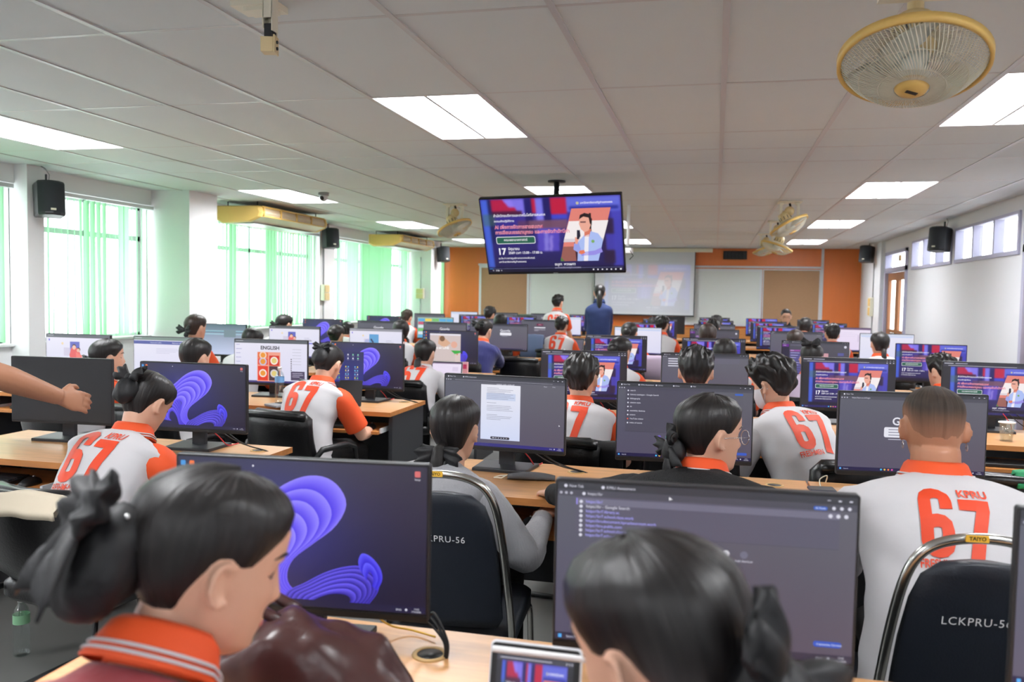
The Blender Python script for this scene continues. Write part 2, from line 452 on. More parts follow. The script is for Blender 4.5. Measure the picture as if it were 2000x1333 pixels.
for x in gx[1:-1]:
    t = MB(); t.box((x, (YB+1.65)/2, ZC-.001), (.026, YB-1.65, .008)); t.box((x, (YB+1.65)/2, ZC+.012), (.004, YB-1.65, .02)); t.build('tee_bar', M['tee'], CEIL)
for y in gy[1:-1]:
    t = MB(); t.box(((XL+XR)/2, y, ZC+.002), (XR-XL, .022, .006)); t.build('tee_bar', M['tee'], CEIL)

# ---- fluorescent fixtures
def fixture():
    root = empty('ceiling_light'); 
    b = MB(); b.span((-.29, -.59, .07), (.29, .59, .08)); 
    for sx in (-1, 1): b.span((sx*.285, -.59, -.002), (sx*.295, .59, .08)); b.span((-.285, sx*.585, -.002), (.285, sx*.595, .08))
    b.build('housing', M['white'], root)
    d = MB(); d.span((-.284, -.584, .045), (.284, .584, .05)); d.build('diffuser', M['lamp'], root)
    d = MB(); d.span((-.008, -.584, .0), (.008, .584, .04)); d.build('divider', M['alu'], root)
    for sx in (-1, 1):
        for k in range(11):
            y = -.5+.1*k; f = MB()
            f._add([(sx*.145-.13, y-.004, .042), (sx*.145+.13, y-.004, .042), (sx*.145+.13, y, .012), (sx*.145, y, .03), (sx*.145-.13, y, .012)], [(0, 1, 2, 3, 4)]); f.build('louvre', M['alu'], root)
    return root
fx0 = fixture(); first = True
colname = {-8: 'window-side', -3: 'middle', 2: 'corridor-side'}
rowname = {-2: 'behind the camera', -1: 'just above the camera', 0: 'nearest the camera in view', 1: 'second from the camera', 2: 'third from the camera', 3: 'farthest, near the front wall'}
for c_ in (-8, -3, 2):
    for k in range(-2, 4):
        o = fx0 if first else copy_tree(fx0); first = False
        o.location = (.008+.6*(c_+.5), 4.77+3.6*k, ZC)
        tag(o, 'recessed fluorescent panel of the %s ceiling column, %s' % (colname[c_], rowname[k]), 'ceiling light', 'recessed fluorescent ceiling lights')
# ================================================================== THINGS ON CEILING AND WALLS
def speaker(px, py, Y, X, rz, label, tilt=.12):
    p = at_y(px, py, Y); root = empty('wall_speaker', (X, p.y, p.z), rz)      # faces local -y
    tag(root, label, 'speaker', 'black wall speakers')
    R = Rx(-tilt)
    b = MB(); ring = []
    for z, s in ((-.145, .92), (-.13, 1), (.13, 1), (.145, .92)):
        pts = [(-.105, .09), (-.105, -.05), (-.06, -.085), (0, -.098), (.06, -.085), (.105, -.05), (.105, .09)]
        ring.append([R @ Vector((x*s, y*s, z)) for x, y in pts])
    b.rings(ring, True, 0, False); b.build('cabinet', M['dark_pl'], root)
    g = MB(); V = []
    for z in (-.12, .125):
        for x, y in [(-.1, -.054), (-.06, -.09), (0, -.103), (.06, -.09), (.1, -.054)]: V.append(R @ Vector((x, y, z)))
    g._add(V, [(i, i+1, i+6, i+5) for i in range(4)], 0, True); g.build('grille', M['grille'], root)
    n = MB(); n.box(R @ Vector((0, -.103, -.1)), (.04, .004, .016), R); n.build('badge', M['cream_pale'], root)
    h = MB(); h.box((0, .125, .02), (.05, .09, .06)); h.box((0, .115, .16), (.012, .02, .12)); h.build('bracket', M['dark_pl'], root)
    c = MB(); c.tube([(.02, .12, .14), (.03, .13, .22), (.0, .14, .27), (-.03, .15, ZC-p.z)], .004, 6); c.build('cable', M['grey_pl'], root)
    return root
speaker(63, 390, 6.02, -5.46, -math.pi/2*-.62, 'black wall speaker on the small pillar at the left edge')
speaker(637, 466, 11.55, -5.55, .9, 'black wall speaker on the pillar between the two air conditioners')
speaker(850, 497, 15.6, -5.13, .9, 'black wall speaker beside the orange wall under the farther air conditioner')
speaker(1845, 468, 11.05, 2.58, -.75, 'larger looking black speaker between the two high corridor windows')
speaker(1711, 497, 15.75, 2.53, -.6, 'black wall speaker above the yellow box by the brown door')

def wall_box(px, py, Y, X, w, h, m, label, rz=0, conduit=True, dep=.06, two=True):
    p = at_y(px, py, Y); root = empty('switch_box', (X, p.y, p.z), rz); tag(root, label, 'switch box')
    b = MB(); b.rbox((0, 0, 0), (w, dep, h), .01, axis='y'); b.build('back_box', M['cream_pale'], root)
    for s in ((-1, 1) if two else (0,)):
        f = MB(); f.rbox((0, -dep/2-.006, s*h*.24), (w*.8, .014, h*(.42 if two else .8)), .008, axis='y'); f.build('cover', m, root)
    if conduit:
        t = MB(); t.cyl((0, dep/2-.006, -(p.z+h/2)/2+.02 if False else -h/2-.35), .009, .7, n=8); t.cyl((0, dep/2-.006, h/2+.3), .009, .6, n=8); t.build('conduit', M['grey_pl'], root)
    return root
wall_box(637, 572, 11.62, -5.68, .17, .24, M['cream'], 'cream switch box on the pillar below the middle speaker', math.pi/2)
wall_box(826, 574, 15.3, -5.5, .16, .2, M['cream'], 'cream switch box on the pillar beside the last window', 0)
wall_box(1708, 600, 15.85, 2.655, .16, .33, M['yellow_pl'], 'yellow switch box pair on the wall left of the brown door', -math.pi/2)

def aircon(y0, y1, label):
    root = empty('air_conditioner', (-5.32, (y0+y1)/2, 2.36)); tag(root, label, 'air conditioner', 'ceiling hung air conditioners')
    hl = (y1-y0)/2
    prof = [(-.28, .09), (-.28, -.06), (-.20, -.10), (.14, -.085), (.27, -.03), (.29, .02), (.27, .075), (.24, .09)]
    b = MB(); b.rings([[(x, -hl+.06, z) for x, z in prof], [(x, hl-.06, z) for x, z in prof]], True, 0, False); b.build('body', M['cream_pale'], root)
    for s in (-1, 1):
        e = MB(); e.rings([[(x*1.02, s*(hl-.06), z*1.04) for x, z in prof], [(x*1.03, s*(hl-.02), z*1.05) for x, z in prof], [(x*.93, s*hl, z*.9) for x, z in prof]][::(1 if s > 0 else -1)], True, 0, False); e.build('end_cover', M['yellow_pl'], root)
    e = MB(); e.box((.26, 0, .085), (.04, 2*hl-.12, .02)); e.box((.285, 0, -.022), (.03, 2*hl-.12, .014)); e.build('outlet_rim', M['yellow_pl'], root)
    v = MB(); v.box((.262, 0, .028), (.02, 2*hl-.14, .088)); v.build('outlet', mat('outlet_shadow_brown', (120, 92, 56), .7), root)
    n = 4
    for k in range(n+1):
        d = MB(); d.box((.285, -hl+.07+(2*hl-.14)*k/n, .03), (.03, .02, .1)); d.build('outlet_post', M['yellow_pl'], root)
    for k in range(6):
        d = MB(); d.box((.281, 0, -.01+.016*k), (.018, 2*hl-.14, .004)); d.build('outlet_vane', M['tan'], root)
    t = MB(); t.box((.02, 0, -.1), (.26, 2*hl-.2, .006)); t.build('filter_grille', M['alu'], root)
    for sy in (-1, 1):
        for sx in (-.2, .18):
            h = MB(); h.cyl((sx, sy*(hl-.12), .12), .006, .08, n=6); h.build('hanger_rod', M['dark_pl'], root)
    return root
aircon(8.66, 10.35, 'nearer yellowed ceiling air conditioner right of the wide pillar')
aircon(13.05, 14.75, 'farther yellowed ceiling air conditioner near the front wall')

# ---- orbit fans
def fan(px, py, Y, r, tilt, az, label, plate_z=ZC, drop=None):
    """cage centre projected at (px,py) at depth Y; tilt = angle of the cage axis from straight down, towards azimuth az"""
    c = at_y(px, py, Y); root = empty('orbit_fan', (c.x, c.y, ZC)); tag(root, label, 'fan', 'cream ceiling orbit fans')
    dz = c.z-ZC
    Rm = Rz(az) @ Rx(-tilt)              # local -z of the cage -> tilted
    def T(p): return Rm @ Vector(p)+Vector((0, 0, dz))
    # cage: front (below) and back wires, rims
    nW = 96
    for nm, sgn, m_, dep in (('front_guard', -1, M['cream_pale'], .085), ('rear_guard', 1, M['cream_pale'], .05)):
        g = MB()
        for k in range(nW):
            a = 2*math.pi*k/nW; P = []
            for j in range(6):
                u = j/5; rr = r*(.24+.76*u); z = sgn*dep*(1-u**2.4); aa = a+(.35*(1-u) if sgn < 0 else 0)
                P.append(T((rr*math.cos(aa), rr*math.sin(aa), z)))
            g.tube(P, .0016, 3, cap=False)
        for rr in (.45, .72):
            R = [T((r*rr*math.cos(t), r*rr*math.sin(t), sgn*dep*(1-((rr-.24)/.76)**2.4))) for t in [2*math.pi*k/40 for k in range(40)]]
            g.tube(R+[R[0]], .0013, 3, cap=False)
        g.build(nm, m_, root)
    rim = MB(); R = []
    for k in range(48):
        t = 2*math.pi*k/48; e = Vector((math.cos(t), math.sin(t), 0))
        R.append([T(e*(r+x)+Vector((0, 0, z))) for x, z in ((-.004, -.012), (.006, -.013), (.008, .013), (-.004, .014))])
    rim.rings(R, False, 0, True, closed=True); rim.build('rim', M['yellow_pl'], root)
    hub = MB(); hub.rings([[T((q*math.cos(t), q*math.sin(t), z)) for t in [2*math.pi*k/24 for k in range(24)]] for q, z in ((.001, -.096), (r*.12, -.095), (r*.2, -.09), (r*.235, -.08), (r*.24, -.07))][::-1], True); hub.build('cap', M['yellow_pl'], root)
    lg = MB(); lg.box(T((.0, .0, -.0965)), (.035*r/.2, .012*r/.2, .001), Rm @ Rz(.6)); lg.build('emblem', M['dark_pl'], root)
    hb = MB(); hb.rings([[T((q*math.cos(t), q*math.sin(t), z)) for t in [2*math.pi*k/20 for k in range(20)]] for q, z in ((r*.2, -.05), (r*.22, -.04), (r*.22, .02), (r*.12, .03))], True); hb.build('hub', M['clear_white'], root)
    for k in range(3):
        b = MB(); R = []
        for j in range(9):
            u = j/8; rr = r*(.2+.72*u); wd = r*(.12+.30*math.sin(math.pi*min(1, .25+u*.7))); tw = .5-.25*u; a0 = 2*math.pi*k/3+.7*u
            e = Vector((math.cos(a0), math.sin(a0), 0)); f = Vector((-math.sin(a0), math.cos(a0), 0))
            R.append([T(e*rr+f*wd*s*math.cos(tw)+Vector((0, 0, wd*s*math.sin(tw)-.01+.008*(1-s*s)+o_))) for s, o_ in ((-1, 0), (-.5, 0), (0, 0), (.5, 0), (1, 0), (.5, -.003), (0, -.003), (-.5, -.003))])
        b.rings(R, True); b.build('blade', M['clear_white'], root)
    mo = MB(); mo.rings([[T((q*math.cos(t), q*math.sin(t), z)) for t in [2*math.pi*k/20 for k in range(20)]] for q, z in ((.04, .03), (.06, .05), (.062, .10), (.055, .135), (.02, .15))], True); mo.build('motor', M['cream'], root)
    for k in range(10):
        t = 2*math.pi*k/10; sl = MB(); sl.box(T((.061*math.cos(t), .061*math.sin(t), .08)), (.006, .006, .035), Rm); sl.build('motor_slot', M['dark_pl'], root)
    # hanging frame from the ceiling
    top = T((0, 0, .14)); gb = MB(); gb.ell((0, 0, -.10), (.05, .05, .05)); gb.tube([(0, 0, -.10), top], .022, 10); gb.build('gearbox', M['cream'], root)
    cl = MB(); cl.tube([(0, 0, -.02), (.01, 0, -.06), (0, .01, -.1)], .012, 6); cl.build('cable', M['black_pl'], root)
    fr = MB()
    for s in (-1, 1):
        fr.box((s*.085, 0, -.09), (.026, .05, .17)); fr.box((s*.078, 0, -.015), (.04, .04, .05), Ry(s*.7))
    fr.box((0, 0, -.178), (.19, .05, .02)); fr.build('hanger_frame', M['cream_pale'], root)
    pl = MB(); pl.rbox((0, 0, -.008), (.24, .2, .014), .02, axis='z'); pl.build('ceiling_plate', M['cream_pale'], root)
    return root
fan(1783, 122, 2.55, .19, .36, -.22, 'large looking yellowed orbit fan at the top right corner')
fan(888, 445, 9.2, .2, .45, math.radians(75), 'orbit fan left of the hanging television')
fan(1541, 440, 9.2, .2, .50, math.radians(75), 'nearest of the three orbit fans in a line on the right')
fan(1517, 482, 11.45, .2, .35, math.radians(-80), 'middle of the three orbit fans in a line on the right')
fan(1496, 487, 13.65, .2, .35, math.radians(75), 'farthest of the three orbit fans in a line on the right')

# ---- projector arm without projector
p = at_y(527, 97, 2.7); root = empty('projector_mount', (p.x, 2.7, ZC)); tag(root, 'cream empty projector mounting arm hanging near the top left', 'mount')
d = p.z-ZC
b = MB(); b.box((-.075, .06, -.012), (.16, .12, .022)); b.box((-.06, .05, -.03), (.1, .08, .016)); b.build('ceiling_plate', M['cream_pale'], root)
b = MB(); b.box((-.016, 0, d/2+.045), (.004, .04, -d-.05)); b.box((.018, 0, d/2+.04), (.004, .04, -d-.04)); b.box((.001, .018, d/2+.02), (.034, .004, -d)); b.box((.001, -.018, d/2+.06), (.034, .004, -d-.09)); b.build('arm', M['cream_pale'], root)
b = MB(); b.box((.001, 0, d+.06), (.028, .032, .05)); b.build('slot', M['black_pl'], root)
b = MB(); b.box((-.002, -.005, d+.012), (.042, .05, .05), Rz(.25)); b.box((.026, -.005, d+.012), (.005, .055, .06), Rz(.25)); b.build('end_clamp', M['cream'], root)
b = MB()
for z in (d+.022, d): b.cyl((.031, -.005, z), .006, .004, 'x', 8)
b.build('bolt', M['dark_pl'], root)
# ---- dome camera
p = at_z(632, 377, ZC); root = empty('dome_camera', (p.x, p.y, ZC)); tag(root, 'small grey dome camera on the ceiling beside a light', 'camera')
b = MB(); b.cyl((0, 0, -.014), .055, .03, n=20); b.build('base', M['grey_pl'], root)
b = MB(); b.ell((0, 0, -.045), (.045, .045, .045)); b.build('ball', M['alu'], root)
b = MB(); b.cyl((.0, -.038, -.058), .022, .02, 'y', 14); b.build('lens', M['black_pl'], root)
# ================================================================== SCREENS
_txt = {}
def text_geo(s, bold=0.0, spacing=1.0):
    key = (s, bold, spacing)
    if key in _txt: return _txt[key]
    cu = bpy.data.curves.new('lettering', 'FONT'); cu.body = s; cu.size = 1.0; cu.offset = bold; cu.resolution_u = 3; cu.space_character = spacing
    ob = bpy.data.objects.new('lettering', cu); COL.objects.link(ob)
    dg = bpy.context.evaluated_depsgraph_get(); ev = ob.evaluated_get(dg); me = ev.to_mesh()
    V = np.array([tuple(v.co[:2]) for v in me.vertices]) if len(me.vertices) else np.zeros((0, 2))
    F = [tuple(p.vertices) for p in me.polygons]
    ev.to_mesh_clear(); bpy.data.objects.remove(ob, do_unlink=True); bpy.data.curves.remove(cu)
    _txt[key] = (V, F); return V, F

class Scr:
    """a flat picture built from coloured faces; u to the right, v down, both 0..1"""
    def __init__(s, W, H): s.W, s.H = W, H; s.v = []; s.f = []; s.c = []
    def P(s, u, v, L): return ((u-.5)*s.W, -.0004*L, (.5-v)*s.H)
    def poly(s, pts, col, L=1):
        n = len(s.v); s.v += [s.P(u, v, L) for u, v in pts]
        s.f.append(tuple(range(n, n+len(pts)))); c = (*lin(col), 1); s.c.append([c]*len(pts)); return s
    def grad(s, u0, v0, u1, v1, cols, L=0):
        n = len(s.v); s.v += [s.P(u, v, L) for u, v in ((u0, v0), (u0, v1), (u1, v1), (u1, v0))]
        s.f.append((n, n+1, n+2, n+3)); s.c.append([(*lin(c), 1) for c in cols]); return s
    def rect(s, u0, v0, u1, v1, col, L=1): return s.poly([(u0, v0), (u0, v1), (u1, v1), (u1, v0)], col, L)
    def rrect(s, u0, v0, u1, v1, col, L=1, r=.01):
        a = s.W/s.H; P = []
        for cu, cv, a0 in ((u1-r, v0+r*a, 270), (u1-r, v1-r*a, 0), (u0+r, v1-r*a, 90), (u0+r, v0+r*a, 180)):
            for k in range(5):
                t = math.radians(a0+22.5*k); P.append((cu+r*math.cos(t), cv+r*a*math.sin(t)))
        return s.poly(P[::-1], col, L)
    def disc(s, u, v, r, col, L=1, n=12, sq=1.0):
        a = s.W/s.H; return s.poly([(u+r*math.cos(2*math.pi*k/n), v-r*a*sq*math.sin(2*math.pi*k/n)) for k in range(n)], col, L)
    def text(s, t, u, v, h, col, L=2, bold=0.0, center=False, sx=1.0):
        V, F = text_geo(t, bold)
        if len(V) == 0: return s
        sc = h*s.H/.72; V = V*sc; V[:, 0] *= sx
        if center: V[:, 0] -= (V[:, 0].max()+V[:, 0].min())/2
        n = len(s.v); x0 = (u-.5)*s.W; z0 = (.5-v)*s.H; c = (*lin(col), 1)
        s.v += [(x0+p[0], -.0004*L, z0+p[1]) for p in V]
        for f in F: s.f.append(tuple(i+n for i in f)); s.c.append([c]*len(f))
        return s
    def raster(s, img, u0=0, v0=0, u1=1, v1=1, L=0):
        h, w = img.shape[:2]; n = len(s.v); us = np.linspace(u0, u1, w); vs = np.linspace(v0, v1, h)
        s.v += [s.P(u, v, L) for v in vs for u in us]
        im = np.clip(img, 0, 255)/255.; im = np.where(im <= .04045, im/12.92, ((im+.055)/1.055)**2.4)
        C = [(*p, 1) for p in im.reshape(-1, 3).tolist()]
        for j in range(h-1):
            for i in range(w-1):
                q = (j*w+i, (j+1)*w+i, (j+1)*w+i+1, j*w+i+1); s.f.append(tuple(k+n for k in q)); s.c.append([C[k] for k in q])
        return s
    def bars(s, u, v, lens, dv, h, col, L=2):
        for k, l in enumerate(lens): s.rect(u, v+dv*k, u+l, v+dv*k+h, col, L)
        return s
    def mesh(s, name, m):
        me = bpy.data.meshes.new(name); me.from_pydata(s.v, [], s.f)
        at = me.color_attributes.new('Col', 'FLOAT_COLOR', 'CORNER')
        at.data.foreach_set('color', np.array([x for f in s.c for c in f for x in c], dtype=np.float32))
        me.materials.append(m); me.update(); return me

def screen_mat(name, strength, rough=.35):
    m, nt, b = nodes_of(name)
    a = nt.nodes.new('ShaderNodeVertexColor'); a.layer_name = 'Col'
    b.inputs['Base Color'].default_value = (.012, .012, .014, 1); b.inputs['Roughness'].default_value = rough
    nt.links.new(a.outputs[0], b.inputs['Emission Color']); b.inputs['Emission Strength'].default_value = strength
    m.cycles.emission_sampling = 'NONE'; return m
M['screen'] = screen_mat('lit_screen', .66)

def smooth(img, n=1):
    for _ in range(n):
        p = np.pad(img, ((1, 1), (1, 1), (0, 0)), 'edge')
        img = (p[:-2, 1:-1]+p[2:, 1:-1]+p[1:-1, :-2]+p[1:-1, 2:]+2*p[1:-1, 1:-1])/6
    return img

def bloom(w=64, h=36):
    U, V = np.meshgrid(np.linspace(0, 1, w), np.linspace(0, 1, h)); A = 16/9
    X, Yy = U*A, V
    img = np.zeros((h, w, 3)); base = np.array([52, 52, 68.]); low = np.array([24, 20, 46.])
    img[:] = base+(low-base)*np.clip(V*1.1, 0, 1)[..., None]
    glow = np.exp(-(((U-.38)/.34)**2+((V-.5)/.45)**2)); img += glow[..., None]*np.array([4, 6, 70.])
    tb = V > .955; img[tb] = img[tb]*.25+np.array([20, 18, 60])*.75
    return smooth(img, 1)
BLOOM = bloom()

def slide_bg(w=150, h=84):
    U, V = np.meshgrid(np.linspace(0, 1, w), np.linspace(0, 1, h)); img = np.zeros((h, w, 3))
    img[:] = np.array([48, 38, 122.])
    img *= (1.15-.65*np.clip((V-.3)*1.2, 0, 1))[..., None]
    def blk(u0, v0, u1, v1, c, a=1.0, sh=0.0):
        m = ((U+sh*V) > u0) & ((U+sh*V) < u1) & (V > v0) & (V < v1); img[m] = img[m]*(1-a)+np.array(c)*a
    blk(.0, .0, .05, .95, (70, 110, 230), .8); blk(.05, 0, .085, .6, (26, 30, 90))
    blk(.075, .0, .30, .20, (178, 22, 70)); blk(.16, 0, .22, .12, (140, 120, 235), 1, -.4); blk(.22, 0, .32, .22, (124, 112, 226), 1, -.25); blk(.08, .16, .3, .22, (70, 18, 60))
    blk(.32, 0, .375, .5, (24, 20, 100)); blk(.375, 0, .40, .2, (190, 20, 60)); blk(.40, 0, .46, .3, (120, 116, 226)); blk(.455, 0, .51, .5, (22, 18, 96)); blk(.51, 0, .62, .22, (188, 18, 62)); blk(.51, .22, .62, .28, (60, 70, 200))
    blk(.62, 0, 1, .2, (96, 104, 214)); blk(.64, .13, .98, .18, (38, 46, 150)); blk(.34, .3, .62, .42, (128, 84, 96), .8); blk(.26, .3, .34, .5, (120, 60, 70), .5)
    blk(.0, .2, .1, .35, (70, 110, 90), .5); blk(.42, .4, .58, .72, (92, 76, 200), .8, .05); blk(.47, .44, .50, .72, (140, 130, 220), .8, .05); blk(.51, .5, .53, .72, (170, 150, 230), .7, .05)
    blk(.93, .2, 1, .95, (70, 70, 190), .8); blk(.86, .3, .94, .9, (44, 26, 60), .9); blk(.88, .5, .95, .72, (70, 66, 190), .8)
    blk(.0, .93, 1, 1.01, (16, 14, 46))
    return smooth(img, 3)
SLIDE = slide_bg()
def slide(s, u0=0, v0=0, u1=1, v1=1, L=0, full=True, soft=False):
    du, dv = u1-u0, v1-v0
    def q(u, v): return (u0+du*u, v0+dv*v)
    s.raster(SLIDE, u0, v0, u1, v1, L)
    def rc(a, b, c, d, col, l=1): s.poly([q(a, b), q(a, d), q(c, d), q(c, b)], col, L+l)
    def po(P, col, l=1): s.poly([q(*p) for p in P], col, L+l)
    # slanted photo of the speaker
    po([(.655, .155), (.595, .50), (.545, .86), (.815, .86), (.875, .50), (.93, .155)], (222, 128, 116))
    po([(.63, .32), (.585, .555), (.868, .555), (.908, .32)], (240, 232, 232), 2)
    po([(.585, .555), (.578, .60), (.86, .60), (.868, .555)], (214, 206, 214), 2)
    po([(.572, .66), (.545, .86), (.66, .86), (.655, .66)], (150, 92, 84), 2)
    po([(.55, .80), (.545, .86), (.575, .86)], (90, 120, 60), 3)
    po([(.655, .6), (.66, .86), (.69, .86), (.68, .6)], (60, 30, 50), 3)
    po([(.775, .22), (.77, .48), (.785, .48), (.79, .22)], (48, 24, 30), 3)       # dark object on the flag
    # man: jacket, arms, neck, face, hair, microphone
    po([(.735, .50), (.685, .60), (.668, .86), (.82, .86), (.845, .70), (.862, .58), (.83, .49), (.78, .46)], (168, 186, 238), 4)
    po([(.735, .52), (.715, .86), (.745, .86), (.765, .50)], (236, 232, 240), 5)
    po([(.685, .60), (.655, .62), (.645, .70), (.675, .74), (.70, .70)], (150, 160, 228), 5)
    po([(.845, .68), (.80, .72), (.70, .74), (.70, .79), (.80, .78), (.855, .74)], (150, 140, 226), 5)
    po([(.69, .715), (.68, .75), (.70, .77), (.728, .75), (.722, .71)], (226, 120, 90), 6)
    po([(.735, .43), (.732, .53), (.765, .53), (.785, .43)], (214, 120, 96), 5)
    po([(.708, .28), (.70, .36), (.712, .43), (.735, .47), (.765, .45), (.787, .36), (.78, .27), (.745, .24)], (232, 168, 148), 6)
    po([(.703, .30), (.712, .24), (.745, .215), (.78, .235), (.795, .30), (.79, .38), (.778, .36), (.772, .28), (.735, .262)], (36, 24, 28), 7)
    rc(.71, .325, .75, .345, (120, 80, 80), 8)
    po([(.665, .53), (.66, .62), (.678, .63), (.69, .55)], (232, 160, 140), 6)
    po([(.682, .44), (.677, .56), (.69, .565), (.705, .52), (.703, .44)], (30, 28, 50), 8)
    s.disc(*q(.79, .595), .012*du, (120, 170, 90), L+6)
    W_ = (245, 244, 250); PK = (238, 150, 168)
    def tx(t, u, v, h, col, l=9, bold=.0, center=False, sx=.9):
        a, b = q(u, v); s.text(t, a, b, h*dv, col, L+l, bold, center, sx)
    tx('สำนักวิทยบริการและเทคโนโลยีสารสนเทศ', .085, .235, .034, W_, 9, .012)
    tx('อบรมเชิงปฏิบัติการ', .085, .305, .028, W_, 9, .01)
    tx('AI เพื่อการจัดการสารสนเทศ', .085, .395, .046, (250, 214, 222), 9, .03); tx('AI เพื่อการจัดการสารสนเทศ', .085, .395, .046, (226, 80, 110), 10, .006)
    tx('การเขียนบรรณานุกรม และการจัดทำดัชนีคำ', .085, .468, .046, (250, 214, 222), 9, .03); tx('การเขียนบรรณานุกรม และการจัดทำดัชนีคำ', .085, .468, .046, (226, 80, 110), 10, .006)
    a, b = q(.085, .505); c, d = q(.375, .605); s.rrect(a, b, c, d, (240, 240, 244), L+8, .012*du); a, b = q(.089, .513); c, d = q(.371, .597); s.rrect(a, b, c, d, (34, 96, 76), L+9, .010*du)
    tx('คณะพยาบาลศาสตร์', .23, .565, .032, W_, 10, .01, True)
    tx('17', .085, .75, .09, W_, 9, .03); tx('มิถุนายน', .165, .69, .036, W_, 9, .015); tx('2569 เวลา 13.00 - 17.00 น.', .165, .745, .034, W_, 9, .015)
    tx('ณ ชั้น 9 อาคารศูนย์ภาษาและคอมพิวเตอร์', .085, .815, .024, W_, 9, .01); tx('มหาวิทยาลัยราชภัฏกำแพงเพชร', .085, .865, .024, W_, 9, .01)
    s.disc(*q(.70, .085), .011*du, (190, 184, 160), L+8); tx('มหาวิทยาลัยราชภัฏกำแพงเพชร', .72, .095, .026, W_, 9, .012)
    tx('อนุชา  พวงผกา', .50, .915, .036, W_, 9, .015); tx('มหาวิทยาลัยราชภัฏกำแพงเพชร', .50, .957, .022, (190, 186, 214), 9, .004)
    if full:
        rc(0, .935, 1, 1, (14, 12, 40), 8) if False else None
        rc(.005, .948, .99, .952, (110, 110, 160), 11); rc(.005, .947, .035, .953, (60, 150, 240), 12)
        tx('<   1/18   >', .03, .985, .022, W_, 11, .02)
        for k in range(6): s.disc(*q(.78+.032*k, .978), .0055*du, W_, L+11, 8)
        rc(.97, .966, .982, .986, W_, 11)

def taskbar(s, col=(20, 18, 66), icons=True, v0=.955, glow=True):
    s.rect(0, v0, 1, 1, col, 2)
    if icons:
        s.rect(.012, v0+.012, .024, .99, (80, 170, 240), 3); s.text('Search', .04, v0+.032, .016, (200, 200, 220), 3)
        for k, c in enumerate([(70, 190, 240), (230, 190, 70), (240, 130, 70), (210, 80, 160)]): s.disc(.30+.025*k, v0+.022, .007, c, 3, 8)
    s.text('ENG', .885, v0+.03, .014, (210, 210, 225), 3); s.disc(.925, v0+.022, .005, (210, 210, 225), 3, 8); s.text('13:42', .955, v0+.02, .012, (220, 220, 230), 3); s.text('17/6/2026', .945, v0+.038, .012, (220, 220, 230), 3)
DK = (66, 66, 78); DK2 = (84, 82, 98); DK3 = (94, 90, 112); TXW = (214, 214, 228)
def browser(tabs=2, tone=0):
    s = Scr(.530, .298)
    s.grad(0, 0, 1, 1, [(86+tone, 88+tone, 100+tone), (78+tone, 74+tone, 98+tone), (82+tone, 74+tone, 92+tone), (92+tone, 92+tone, 102+tone)], 0)
    s.rect(0, 0, 1, .045, (52, 54, 62), 1); s.rect(0, .045, 1, .085, (72, 72, 84), 1)
    for k in range(tabs):
        u = .02+.13*k; s.disc(u+.008, .022, .006, TXW, 2, 8); s.text(('New Tab', 'KPRU Assessment', 'Library', 'Drive', 'Mail')[k % 5], u+.02, .029, .017, TXW, 2)
    for k, u in enumerate((.91, .945, .98)): s.rect(u-.006, .02, u+.004, .024+.004*(k > 0), TXW, 2)
    for u in (.012, .03, .048): s.disc(u, .066, .005, (180, 180, 195), 2, 8)
    return s
D = {}
def reg(name, s): D[name] = s.mesh('screen_'+name, M['screen'])
def spline(P, n):
    P = np.array(P, float); out = []; m = len(P)-1
    for i in range(n):
        t = i/(n-1)*m; k = min(int(t), m-1); u = t-k
        a, b, c, d = P[max(k-1, 0)], P[k], P[k+1], P[min(k+2, m)]
        out.append(.5*(2*b+(c-a)*u+(2*a-5*b+4*c-d)*u*u+(3*b-a-3*c+d)*u**3))
    return np.array(out)
def ribbons(s, A, B, n, L, dark, light, ease=1.0, ns=36, rim=.85):
    """a fan of folded ribbons between curve A (outer) and curve B (inner)"""
    a, b = spline(A, ns), spline(B, ns)
    for i in range(n):
        e0, e1 = (i/n)**ease, ((i+1)/n)**ease; steps = 5
        for k in range(steps):
            u0, u1 = k/steps, (k+1)/steps; c0, c1 = a+(b-a)*(e0+(e1-e0)*u0), a+(b-a)*(e0+(e1-e0)*u1)
            def col(u, j):
                w = (1-u)**.9*rim+.10; w *= .55+.45*math.sin(math.pi*min(1, .15+j/ns*.9)); w += .12*i/n
                return tuple(dark[q]+(light[q]-dark[q])*min(1, w) for q in range(3))
            for j in range(ns-1):
                nn = len(s.v); s.v += [s.P(p[0], p[1], L+.02*i) for p in (c0[j], c1[j], c1[j+1], c0[j+1])]
                s.f.append((nn, nn+1, nn+2, nn+3)); s.c.append([(*lin(col(u0, j)), 1), (*lin(col(u1, j)), 1), (*lin(col(u1, j+1)), 1), (*lin(col(u0, j+1)), 1)])
